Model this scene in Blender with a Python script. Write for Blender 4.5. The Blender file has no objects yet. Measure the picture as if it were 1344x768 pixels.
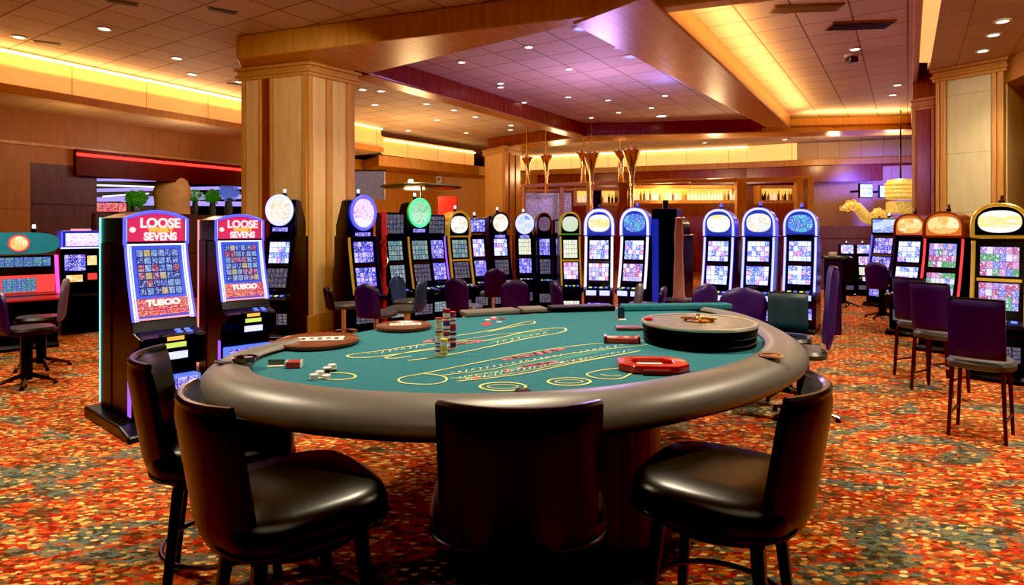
import bpy, math, random
from mathutils import Vector, Matrix
random.seed(7)
PI = math.pi
F, HZ, HC = 800.0, 300.0, 1.55          # focal length in px, horizon row, camera height
ZF = 0.88                                # felt height
ZL, ZH = 4.04, 4.375                     # beam underside, tile ceiling
col = bpy.context.scene.collection

def U(px, py, z):
    s = (HZ - py) / (z - HC)
    return Vector(((px - 672) / s, F / s, z))
def A(px, Y, z=0.0):
    return Vector(((px - 672) * Y / F, Y, z))
def ZY(py, Y):
    return HC + (HZ - py) * Y / F

# ------------------------------------------------------------------ materials
M = {}
def base(name):
    m = bpy.data.materials.new(name); m.use_nodes = True
    nt = m.node_tree
    return m, nt, nt.nodes['Principled BSDF']
def N(nt, t, **kw):
    n = nt.nodes.new(t)
    for k, v in kw.items(): setattr(n, k, v)
    return n
def ramp(nt, stops, interp='LINEAR'):
    r = nt.nodes.new('ShaderNodeValToRGB'); cr = r.color_ramp; cr.interpolation = interp
    while len(cr.elements) < len(stops): cr.elements.new(0.5)
    for e, (p, c) in zip(cr.elements, stops):
        e.position = p; e.color = (*c, 1)
    return r
def mixc(nt, fac, a, b, mode='MIX'):
    m = nt.nodes.new('ShaderNodeMix'); m.data_type = 'RGBA'; m.blend_type = mode
    for sock, v in ((m.inputs[0], fac), (m.inputs[6], a), (m.inputs[7], b)):
        if hasattr(v, 'is_linked') or hasattr(v, 'links'): nt.links.new(v, sock)
        elif isinstance(v, (int, float)): sock.default_value = v
        else: sock.default_value = (*v, 1)
    return m.outputs[2]
def mth(nt, op, a, b=0.0):
    m = nt.nodes.new('ShaderNodeMath'); m.operation = op
    for i, v in enumerate((a, b)):
        if isinstance(v, (int, float)): m.inputs[i].default_value = v
        else: nt.links.new(v, m.inputs[i])
    return m.outputs[0]
def plain(name, c, rough=0.5, metal=0.0, em=None, es=0.0, vary=0.12, scale=8.0, spec=0.5, coat=0.0):
    m, nt, b = base(name)
    tc = N(nt, 'ShaderNodeTexCoord'); no = N(nt, 'ShaderNodeTexNoise')
    no.inputs['Scale'].default_value = scale; no.inputs['Detail'].default_value = 3
    nt.links.new(tc.outputs['Object'], no.inputs['Vector'])
    lo = tuple(x * (1 - vary) for x in c); hi = tuple(min(1, x * (1 + vary)) for x in c)
    r = ramp(nt, [(0.3, lo), (0.7, hi)])
    nt.links.new(no.outputs['Fac'], r.inputs[0]); nt.links.new(r.outputs[0], b.inputs['Base Color'])
    b.inputs['Roughness'].default_value = rough; b.inputs['Metallic'].default_value = metal
    b.inputs['Specular IOR Level'].default_value = spec; b.inputs['Coat Weight'].default_value = coat
    if em:
        b.inputs['Emission Color'].default_value = (*em, 1); b.inputs['Emission Strength'].default_value = es
    M[name] = m; return m
def wood(name, c1, c2, rough=0.35, seam=None, es=0.0):
    m, nt, b = base(name)
    uv = N(nt, 'ShaderNodeUVMap'); mp = N(nt, 'ShaderNodeMapping')
    mp.inputs['Scale'].default_value = (5.0, 0.7, 1)
    nt.links.new(uv.outputs[0], mp.inputs[0])
    no = N(nt, 'ShaderNodeTexNoise'); no.inputs['Scale'].default_value = 3.0; no.inputs['Detail'].default_value = 5
    no.inputs['Distortion'].default_value = 0.4
    nt.links.new(mp.outputs[0], no.inputs['Vector'])
    r = ramp(nt, [(0.3, c1), (0.7, c2)]); nt.links.new(no.outputs['Fac'], r.inputs[0])
    out = r.outputs[0]
    if seam:
        br = N(nt, 'ShaderNodeTexBrick', offset=0.0)
        br.inputs['Scale'].default_value = 1.0
        br.inputs['Brick Width'].default_value = seam[0]; br.inputs['Row Height'].default_value = seam[1]
        br.inputs['Mortar Size'].default_value = seam[2]; br.inputs['Mortar Smooth'].default_value = 0.2
        nt.links.new(uv.outputs[0], br.inputs['Vector'])
        out = mixc(nt, br.outputs['Fac'], out, tuple(x * 0.5 for x in c1))
    nt.links.new(out, b.inputs['Base Color'])
    b.inputs['Roughness'].default_value = rough
    if es:
        nt.links.new(out, b.inputs['Emission Color']); b.inputs['Emission Strength'].default_value = es
    M[name] = m; return m
def tiles(name, c, line, size, rough=0.7, mortar=0.012):
    m, nt, b = base(name)
    uv = N(nt, 'ShaderNodeUVMap'); br = N(nt, 'ShaderNodeTexBrick', offset=0.0)
    br.inputs['Scale'].default_value = 1.0
    br.inputs['Brick Width'].default_value = size; br.inputs['Row Height'].default_value = size
    br.inputs['Mortar Size'].default_value = mortar; br.inputs['Mortar Smooth'].default_value = 0.3
    br.inputs['Color1'].default_value = (*c, 1); br.inputs['Color2'].default_value = (*[x * 0.86 for x in c], 1)
    br.inputs['Mortar'].default_value = (*line, 1)
    nt.links.new(uv.outputs[0], br.inputs['Vector'])
    no = N(nt, 'ShaderNodeTexNoise'); no.inputs['Scale'].default_value = 30; no.inputs['Detail'].default_value = 4
    nt.links.new(uv.outputs[0], no.inputs['Vector'])
    r = ramp(nt, [(0.35, (0.8, 0.8, 0.8)), (0.65, (1, 1, 1))]); nt.links.new(no.outputs['Fac'], r.inputs[0])
    nt.links.new(mixc(nt, 1.0, br.outputs['Color'], r.outputs[0], 'MULTIPLY'), b.inputs['Base Color'])
    b.inputs['Roughness'].default_value = rough
    M[name] = m; return m
def glow(name, c, es):
    m, nt, b = base(name)
    b.inputs['Base Color'].default_value = (*[x * 0.5 for x in c], 1)
    b.inputs['Emission Color'].default_value = (*c, 1); b.inputs['Emission Strength'].default_value = es
    M[name] = m; return m
def glow_panel(name, c_lo, c_hi, es, seam):
    # a lit panel: procedural seams and soft cloth mottling on an emissive sheet
    m, nt, b = base(name)
    uv = N(nt, 'ShaderNodeUVMap'); br = N(nt, 'ShaderNodeTexBrick', offset=0.0)
    br.inputs['Scale'].default_value = 1.0
    br.inputs['Brick Width'].default_value = seam[0]; br.inputs['Row Height'].default_value = seam[1]
    br.inputs['Mortar Size'].default_value = seam[2]
    nt.links.new(uv.outputs[0], br.inputs['Vector'])
    no = N(nt, 'ShaderNodeTexNoise'); no.inputs['Scale'].default_value = 1.2
    nt.links.new(uv.outputs[0], no.inputs['Vector'])
    r = ramp(nt, [(0.3, c_lo), (0.7, c_hi)]); nt.links.new(no.outputs['Fac'], r.inputs[0])
    out = mixc(nt, br.outputs['Fac'], r.outputs[0], tuple(x * 0.45 for x in c_lo))
    nt.links.new(out, b.inputs['Base Color']); nt.links.new(out, b.inputs['Emission Color'])
    b.inputs['Emission Strength'].default_value = es; b.inputs['Roughness'].default_value = 0.7
    M[name] = m; return m
def screen(name, bg, pal, n, m_, es, border=0.43, glyph=(1, 1, 1), gs=2.6, gth=0.55):
    m, nt, b = base(name)
    uv = N(nt, 'ShaderNodeUVMap'); sc = N(nt, 'ShaderNodeVectorMath', operation='MULTIPLY')
    sc.inputs[1].default_value = (n, m_, 1)
    nt.links.new(uv.outputs[0], sc.inputs[0])
    fl = N(nt, 'ShaderNodeVectorMath', operation='FLOOR'); fr = N(nt, 'ShaderNodeVectorMath', operation='FRACTION')
    nt.links.new(sc.outputs[0], fl.inputs[0]); nt.links.new(sc.outputs[0], fr.inputs[0])
    oi = N(nt, 'ShaderNodeObjectInfo'); rnd = mth(nt, 'MULTIPLY', oi.outputs['Random'], 97.0)
    cb = N(nt, 'ShaderNodeCombineXYZ'); nt.links.new(rnd, cb.inputs[2])
    ad = N(nt, 'ShaderNodeVectorMath', operation='ADD')
    nt.links.new(fl.outputs[0], ad.inputs[0]); nt.links.new(cb.outputs[0], ad.inputs[1])
    wn = N(nt, 'ShaderNodeTexWhiteNoise'); nt.links.new(ad.outputs[0], wn.inputs['Vector'])
    k = len(pal)
    rp = ramp(nt, [(i / k, c) for i, c in enumerate(pal)], 'CONSTANT'); nt.links.new(wn.outputs['Value'], rp.inputs[0])
    ad2 = N(nt, 'ShaderNodeVectorMath', operation='ADD')
    nt.links.new(sc.outputs[0], ad2.inputs[0]); nt.links.new(cb.outputs[0], ad2.inputs[1])
    no = N(nt, 'ShaderNodeTexNoise'); no.inputs['Scale'].default_value = gs*1.5; no.inputs['Detail'].default_value = 3; no.inputs['Distortion'].default_value = 0.6
    nt.links.new(ad2.outputs[0], no.inputs['Vector'])
    g = mth(nt, 'GREATER_THAN', no.outputs['Fac'], gth)
    c1 = mixc(nt, g, rp.outputs[0], glyph)
    sx = N(nt, 'ShaderNodeSeparateXYZ'); nt.links.new(fr.outputs[0], sx.inputs[0])
    dx = mth(nt, 'ABSOLUTE', mth(nt, 'SUBTRACT', sx.outputs[0], 0.5)); dy = mth(nt, 'ABSOLUTE', mth(nt, 'SUBTRACT', sx.outputs[1], 0.5))
    inside = mth(nt, 'LESS_THAN', mth(nt, 'MAXIMUM', dx, dy), border)
    c2 = mixc(nt, inside, bg, c1)
    b.inputs['Base Color'].default_value = (0.01, 0.01, 0.015, 1); b.inputs['Roughness'].default_value = 0.15
    nt.links.new(c2, b.inputs['Emission Color']); b.inputs['Emission Strength'].default_value = es
    M[name] = m; return m

def carpet():
    m, nt, b = base('carpet_weave')
    tc = N(nt, 'ShaderNodeTexCoord')
    mp = N(nt, 'ShaderNodeMapping'); mp.inputs['Rotation'].default_value = (0, 0, math.radians(16))
    mp.inputs['Scale'].default_value = (0.52, 1.0, 1.0)
    nt.links.new(tc.outputs['Object'], mp.inputs[0])
    v = mp.outputs[0]
    def noise(sc, det=3, dist=0.0, src=v):
        n = N(nt, 'ShaderNodeTexNoise'); n.inputs['Scale'].default_value = sc; n.inputs['Detail'].default_value = det
        n.inputs['Distortion'].default_value = dist; nt.links.new(src, n.inputs['Vector']); return n.outputs['Fac']
    def voro(sc):
        n = N(nt, 'ShaderNodeTexVoronoi'); n.inputs['Scale'].default_value = sc
        nt.links.new(v, n.inputs['Vector']); return n
    # tufts of red, orange and brown
    vo = voro(52); sep = N(nt, 'ShaderNodeSeparateColor'); nt.links.new(vo.outputs['Color'], sep.inputs[0])
    red = ramp(nt, [(0, (0.28, 0.018, 0.008)), (0.13, (0.52, 0.040, 0.014)), (0.36, (0.62, 0.090, 0.020)), (0.54, (0.66, 0.19, 0.040)),
                    (0.64, (0.14, 0.045, 0.015)), (0.74, (0.30, 0.16, 0.045)), (0.83, (0.13, 0.12, 0.055)), (0.91, (0.80, 0.42, 0.11))], 'CONSTANT')
    nt.links.new(sep.outputs[0], red.inputs[0])
    # broad grey-green and teal islands
    vo2 = voro(50); sep2 = N(nt, 'ShaderNodeSeparateColor'); nt.links.new(vo2.outputs['Color'], sep2.inputs[0])
    teal = ramp(nt, [(0, (0.06, 0.065, 0.04)), (0.26, (0.13, 0.145, 0.095)), (0.50, (0.16, 0.195, 0.15)), (0.66, (0.22, 0.18, 0.085)),
                     (0.78, (0.11, 0.135, 0.135)), (0.86, (0.45, 0.10, 0.03)), (0.94, (0.6, 0.36, 0.11))], 'CONSTANT')
    nt.links.new(sep2.outputs[1], teal.inputs[0])
    mk = ramp(nt, [(0.53, (0, 0, 0)), (0.57, (1, 1, 1))]); nt.links.new(noise(2.5, 5, 1.2), mk.inputs[0])
    c = mixc(nt, mk.outputs[0], red.outputs[0], teal.outputs[0])
    # olive-gold haze regions
    mk2 = ramp(nt, [(0.52, (0, 0, 0)), (0.66, (1, 1, 1))]); nt.links.new(noise(1.1, 2), mk2.inputs[0])
    gold = mixc(nt, sep.outputs[1], (0.36, 0.15, 0.03), (0.18, 0.10, 0.025))
    f2 = mth(nt, 'MULTIPLY', mk2.outputs[0], 0.45)
    c = mixc(nt, f2, c, gold)
    # dark gaps around clusters
    mk3 = ramp(nt, [(0.36, (1, 1, 1)), (0.44, (0, 0, 0))]); nt.links.new(noise(12, 4, 0.8), mk3.inputs[0])
    c = mixc(nt, mth(nt, 'MULTIPLY', mk3.outputs[0], 0.75), c, (0.07, 0.03, 0.012))
    # yellow pebbles
    vo3 = voro(30); sep3 = N(nt, 'ShaderNodeSeparateColor'); nt.links.new(vo3.outputs['Color'], sep3.inputs[0])
    dot = mth(nt, 'MULTIPLY', mth(nt, 'LESS_THAN', vo3.outputs['Distance'], 0.33), mth(nt, 'GREATER_THAN', sep3.outputs[0], 0.66))
    yel = mixc(nt, sep3.outputs[1], (0.95, 0.42, 0.06), (0.95, 0.68, 0.28))
    c = mixc(nt, dot, c, yel)
    # fine pile shading
    pile = ramp(nt, [(0.3, (0.52, 0.50, 0.48)), (0.7, (1.35, 1.35, 1.35))]); nt.links.new(noise(110, 3), pile.inputs[0])
    c = mixc(nt, 1.0, c, pile.outputs[0], 'MULTIPLY')
    nt.links.new(c, b.inputs['Base Color']); b.inputs['Roughness'].default_value = 0.95
    b.inputs['Specular IOR Level'].default_value = 0.1
    M['carpet'] = m
carpet()

wood('amber_wood', (0.44, 0.19, 0.045), (0.58, 0.285, 0.08), 0.34)
wood('amber_panel', (0.62, 0.38, 0.14), (0.74, 0.47, 0.20), 0.45)
wood('amber_wall', (0.46, 0.20, 0.045), (0.54, 0.25, 0.065), 0.5, (1.1, 1.9, 0.006))
wood('amber_wall_dim', (0.30, 0.115, 0.025), (0.36, 0.145, 0.035), 0.5, (1.1, 1.9, 0.005))  # amber wall wood darkened, the left wall's weaker light put into its colour
wood('red_wood', (0.19, 0.035, 0.015), (0.30, 0.065, 0.025), 0.25)
wood('brown_panel', (0.065, 0.027, 0.010), (0.105, 0.046, 0.018), 0.4, (1.25, 1.0, 0.02))
wood('cream_panel', (0.54, 0.46, 0.23), (0.60, 0.52, 0.28), 0.55, (3, 0.9, 0.004))
wood('walnut', (0.075, 0.018, 0.008), (0.13, 0.034, 0.014), 0.35, (0.07, 5, 0.004))
wood('tray_wood', (0.13, 0.034, 0.018), (0.22, 0.065, 0.032), 0.22)
wood('mauve_wall', (0.13, 0.045, 0.075), (0.17, 0.06, 0.10), 0.5, (1.6, 1.3, 0.02))
wood('beige_wall', (0.42, 0.25, 0.12), (0.48, 0.30, 0.15), 0.55, (2.2, 3, 0.008))
tiles('ceiling_tile', (0.64, 0.50, 0.36), (0.20, 0.11, 0.06), 0.62)
tiles('soffit_tile', (0.60, 0.42, 0.24), (0.34, 0.2, 0.09), 0.62, mortar=0.008)
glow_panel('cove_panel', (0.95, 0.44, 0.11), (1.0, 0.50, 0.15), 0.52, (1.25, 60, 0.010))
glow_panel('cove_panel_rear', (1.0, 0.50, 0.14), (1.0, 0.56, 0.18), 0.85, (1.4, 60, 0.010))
glow('cove_tube', (1.0, 0.72, 0.30), 4.0)
glow('red_neon', (1.0, 0.03, 0.02), 3.0)
glow('lamp_lens', (1.0, 0.9, 0.75), 6.0)
glow('blue_lens', (0.10, 0.11, 1.0), 5.0)
plain('black_gloss', (0.004, 0.004, 0.006), 0.32, spec=0.28)
plain('black_matte', (0.010, 0.010, 0.012), 0.55)
plain('maroon_side', (0.014, 0.003, 0.005), 0.35, spec=0.3)
plain('black_leather', (0.0045, 0.0038, 0.0034), 0.30, vary=0.3, scale=60, spec=0.42)
plain('stool_edge', (0.008, 0.007, 0.006), 0.22, vary=0.2, spec=0.5)
plain('rail_leather', (0.165, 0.150, 0.128), 0.37, vary=0.08, scale=120, spec=0.6)
plain('ebony', (0.006, 0.004, 0.003), 0.3, spec=0.3)
plain('grey_cushion', (0.06, 0.057, 0.052), 0.35)
plain('purple_vinyl', (0.027, 0.010, 0.078), 0.38, vary=0.1)
plain('blue_vinyl', (0.025, 0.06, 0.13), 0.4, vary=0.1)
plain('purple_vinyl_lit', (0.040, 0.017, 0.130), 0.38)  # purple vinyl again, with blue light put into its colour
plain('teal_vinyl', (0.008, 0.031, 0.050), 0.4, vary=0.1)
plain('mauve_vinyl', (0.13, 0.09, 0.13), 0.4)
plain('chrome', (0.75, 0.72, 0.68), 0.12, 1.0)
plain('dark_chrome', (0.14, 0.12, 0.11), 0.2, 1.0)
plain('red_leg', (0.07, 0.022, 0.018), 0.35, 0.5)
plain('gold_trim', (0.80, 0.48, 0.09), 0.25, 0.85, (1.0, 0.55, 0.06), 0.22)
plain('brass', (0.80, 0.50, 0.18), 0.18, 1.0)
plain('felt', (0.030, 0.165, 0.205), 0.9, vary=0.10, scale=35, spec=0.15)
plain('felt_line', (0.72, 0.70, 0.22), 0.8)
plain('felt_white', (0.60, 0.68, 0.50), 0.8)
plain('felt_pink', (0.52, 0.17, 0.22), 0.8)
plain('felt_green', (0.03, 0.22, 0.17), 0.8)
plain('felt_red', (0.5, 0.03, 0.05), 0.8)
plain('wheel_black', (0.008, 0.006, 0.005), 0.5, spec=0.18)
plain('wheel_top', (0.20, 0.175, 0.135), 0.4, vary=0.25, scale=14)
plain('wheel_rim', (0.55, 0.52, 0.42), 0.25, 0.6)
plain('red_acrylic', (0.50, 0.020, 0.016), 0.12, coat=0.6)
plain('dark_red', (0.20, 0.012, 0.012), 0.2)
plain('paper', (0.75, 0.70, 0.66), 0.6)
plain('chip_white', (0.75, 0.75, 0.72), 0.4); plain('chip_red', (0.5, 0.02, 0.03), 0.4)
plain('chip_blue', (0.03, 0.05, 0.22), 0.4); plain('chip_yellow', (0.65, 0.55, 0.08), 0.4); plain('chip_black', (0.015, 0.015, 0.015), 0.4)
plain('blue_gloss', (0.012, 0.018, 0.20), 0.2, em=(0.03, 0.06, 0.9), es=0.32)
plain('navy_gloss', (0.010, 0.010, 0.05), 0.2)
plain('copper_gloss', (0.34, 0.075, 0.028), 0.22, 0.5)
plain('violet_gloss', (0.14, 0.03, 0.16), 0.22, 0.3)
plain('green_gloss', (0.10, 0.30, 0.03), 0.3, em=(0.2, 0.8, 0.1), es=0.15)
plain('teal_gloss', (0.02, 0.22, 0.28), 0.3, em=(0.05, 0.5, 0.65), es=0.15)
plain('red_gloss', (0.35, 0.02, 0.02), 0.25, em=(0.9, 0.05, 0.03), es=0.1)
plain('leaf_glow', (0.07, 0.28, 0.04), 0.6, em=(0.1, 0.5, 0.05), es=0.10); plain('petal_blue_glow', (0.10, 0.16, 0.50), 0.6, em=(0.2, 0.3, 0.9), es=0.3)  # added emission brightens leaves and petals that sit in dim light
plain('petal_white_glow', (0.55, 0.62, 0.7), 0.6, em=(0.6, 0.7, 0.9), es=0.25); plain('vase_glass', (0.08, 0.12, 0.10), 0.1)  # petals brightened by added emission, the vase glass is not
plain('beige_dome', (0.55, 0.32, 0.12), 0.7)
plain('pink_post', (0.50, 0.24, 0.20), 0.35)
plain('grille', (0.30, 0.19, 0.10), 0.5)
plain('white_plastic', (0.7, 0.62, 0.5), 0.5)
plain('glitter', (0.35, 0.33, 0.36), 0.3, 0.5, vary=0.95, scale=45, em=(0.5, 0.5, 0.7), es=0.10)
plain('gold_bead_glow', (0.55, 0.34, 0.08), 0.3, 0.4, (1.0, 0.62, 0.12), 0.45, vary=0.9, scale=16)
plain('header_red', (0.075, 0.010, 0.008), 0.5, spec=0.2)
plain('green_canopy', (0.05, 0.10, 0.04), 0.4)
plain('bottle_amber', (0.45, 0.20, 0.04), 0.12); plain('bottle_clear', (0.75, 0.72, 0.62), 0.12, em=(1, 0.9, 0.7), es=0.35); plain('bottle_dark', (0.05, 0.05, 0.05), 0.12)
glow_panel('shelf_light', (1.0, 0.50, 0.08), (1.0, 0.62, 0.14), 1.0, (0.6, 1.0, 0.01))
glow('bezel_orange', (0.85, 0.22, 0.04), 0.5); glow('bezel_blue', (0.03, 0.06, 0.62), 0.55); glow('halo_blue', (0.06, 0.07, 1.0), 1.3); glow('neon_blue', (0.07, 0.07, 1.0), 1.9); glow('neon_white', (0.74, 0.78, 1.0), 1.15); glow('neon_ice', (0.36, 0.40, 1.0), 1.9)
glow('neon_cyan', (0.20, 0.85, 0.85), 1.2); glow('neon_pink', (1.0, 0.35, 0.45), 1.1); glow('neon_red', (1.0, 0.05, 0.06), 1.0)
glow('neon_hotpink', (1.0, 0.05, 0.35), 2.2); glow('neon_green', (0.05, 0.9, 0.25), 1.8); glow('neon_purple', (0.30, 0.10, 0.9), 1.2)
glow('strip_violet', (0.42, 0.33, 1.0), 1.1); glow('strip_white', (0.9, 0.85, 1.0), 1.6)
glow('candle', (0.9, 0.8, 1.0), 1.4); glow('candle_green', (0.4, 1.0, 0.5), 5); glow('lime_slip', (0.55, 0.75, 0.15), 0.9); glow('lit_blue', (0.12, 0.22, 0.95), 0.9)
glow('letter_white', (1.0, 0.80, 0.80), 0.95); glow('letter_gold', (1.0, 0.45, 0.08), 1.0); glow('panel_red', (0.78, 0.03, 0.14), 0.7); glow('panel_crimson', (0.85, 0.06, 0.06), 0.8); glow('frame_blue', (0.04, 0.09, 0.75), 0.8)
W_, B_, Y_, R_, P_ = (0.9, 0.9, 1.0), (0.08, 0.12, 0.7), (0.95, 0.7, 0.08), (0.8, 0.05, 0.08), (0.35, 0.15, 0.8)
screen('scr_reels', (0.02, 0.035, 0.22), [(0.05, 0.10, 0.5), (0.18, 0.24, 0.55), (0.55, 0.4, 0.06), (0.03, 0.05, 0.3), (0.14, 0.28, 0.62), (0.4, 0.05, 0.1)], 6, 6, 0.95, 0.42, (0.55, 0.62, 0.85), 3.0, 0.56)
screen('scr_blue', (0.02, 0.02, 0.40), [(0.05,0.06,0.75), (0.22,0.18,0.95), (0.14,0.06,0.75), (0.45,0.38,1.0), (0.03,0.03,0.35)], 5, 4, 1.25, 0.44, (0.80, 0.80, 1.0), 2.6, 0.57)
screen('wall_blue', (0.05, 0.08, 1.0), [(0.25,0.4,1.0), (0.7,0.8,1.0), (0.35,0.5,1.0)], 4, 3, 1.8, 0.46, (0.85,0.9,1.0), 2.2, 0.52)
screen('scr_white', (0.06, 0.10, 0.85), [(0.55,0.65,1.0), (0.16,0.26,0.95), (0.75,0.80,1.0), (0.60,0.22,0.60), (0.85,0.88,1.0), (0.10,0.15,0.75)], 5, 4, 1.3, 0.46, (0.92, 0.94, 1.0), 2.2, 0.56)
screen('scr_pink', (0.16, 0.08, 0.60), [(0.85,0.45,0.70), (0.70,0.12,0.28), (0.45,0.45,0.95), (0.95,0.85,0.95), (0.25,0.15,0.6)], 6, 4, 1.15, 0.46, (0.95, 0.92, 1.0), 2.4, 0.57)
screen('scr_teal', (0.02, 0.10, 0.14), [(0.1, 0.35, 0.4), (0.15, 0.2, 0.45), (0.3, 0.4, 0.35), (0.5, 0.55, 0.5)], 5, 4, 0.65, 0.42, (0.6, 0.75, 0.75), 3, 0.55)
screen('scr_dim', (0.02, 0.02, 0.06), [(0.15, 0.15, 0.25), (0.22, 0.10, 0.25), (0.1, 0.12, 0.3), (0.3, 0.25, 0.2)], 5, 4, 0.4, 0.42, (0.5, 0.5, 0.6), 3, 0.55)
screen('scr_cream', (0.25, 0.3, 0.12), [(0.8, 0.85, 0.6), (0.7, 0.75, 0.5), (0.5, 0.6, 0.7), (0.95, 0.95, 0.75)], 5, 4, 1.0, 0.45, (0.98, 0.98, 0.85), 2.4, 0.5)
screen('scr_field', (0.10, 0.12, 0.50), [(0.45,0.25,0.75), (0.75,0.35,0.65), (0.20,0.28,0.85), (0.85,0.80,0.95), (0.12,0.42,0.15), (0.55,0.12,0.30)], 6, 4, 1.0, 0.47, (0.92, 0.88, 0.98), 2.2, 0.58)
screen('scr_redgrid', (0.75, 0.03, 0.10), [(0.8, 0.04, 0.10), (0.85, 0.10, 0.08), (0.75, 0.06, 0.18)], 5, 3, 0.85, 0.46, (0.95, 0.6, 0.45), 3.2, 0.54)
screen('scr_multi', (0.02, 0.05, 0.25), [(0.05, 0.35, 0.3), (0.08, 0.15, 0.6), (0.1, 0.3, 0.65), (0.05, 0.2, 0.4)], 7, 5, 0.75, 0.45, (0.4, 0.6, 0.8), 3, 0.55)
screen('top_pearl', (0.9, 0.9, 0.95), [(0.95, 0.95, 1), (0.85, 0.88, 0.95), (0.95, 0.9, 0.8)], 2, 2, 1.0, 0.5, (0.8, 0.72, 0.5), 2.5, 0.58)
screen('top_violet', (0.85, 0.75, 1), [(0.95, 0.85, 1), (0.85, 0.7, 0.95)], 2, 3, 1.1, 0.5, (0.7, 0.3, 0.8), 3, 0.58)
screen('top_green', (0.5, 0.95, 0.6), [(0.6, 1, 0.7), (0.45, 0.9, 0.55)], 2, 2, 0.85, 0.5, (0.1, 0.5, 0.2), 3.2, 0.6)
screen('top_aqua', (0.05, 0.2, 0.8), [(0.05, 0.3, 0.8), (0.1, 0.5, 0.7), (0.1, 0.2, 0.8)], 4, 4, 0.95, 0.48, (0.6, 0.85, 1.0), 2.6, 0.58)
screen('top_sun', (0.95, 0.9, 0.75), [(1, 0.95, 0.85), (0.98, 0.8, 0.3), (1, 0.95, 0.9)], 1, 4, 1.05, 0.5, (1, 0.98, 0.95), 2.5, 0.55)
screen('top_amber', (1, 0.55, 0.18), [(1, 0.68, 0.28), (1, 0.5, 0.15), (1, 0.8, 0.45)], 3, 3, 1.15, 0.5, (1, 0.28, 0.05), 2.2, 0.62)
screen('top_blue', (0.15, 0.2, 0.9), [(0.2, 0.3, 0.95), (0.6, 0.7, 1), (0.8, 0.85, 1)], 2, 4, 0.95, 0.5, (0.85, 0.9, 1), 2.6, 0.55)
screen('top_lime', (0.7, 0.95, 0.5), [(0.8, 1, 0.65), (0.9, 1, 0.8)], 2, 2, 0.75, 0.5, (0.95, 1, 0.85), 2.5, 0.55)
screen('top_mauve', (0.25, 0.1, 0.25), [(0.35, 0.18, 0.3), (0.3, 0.12, 0.3)], 3, 3, 0.45, 0.46, (0.5, 0.3, 0.45), 3, 0.55)

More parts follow.
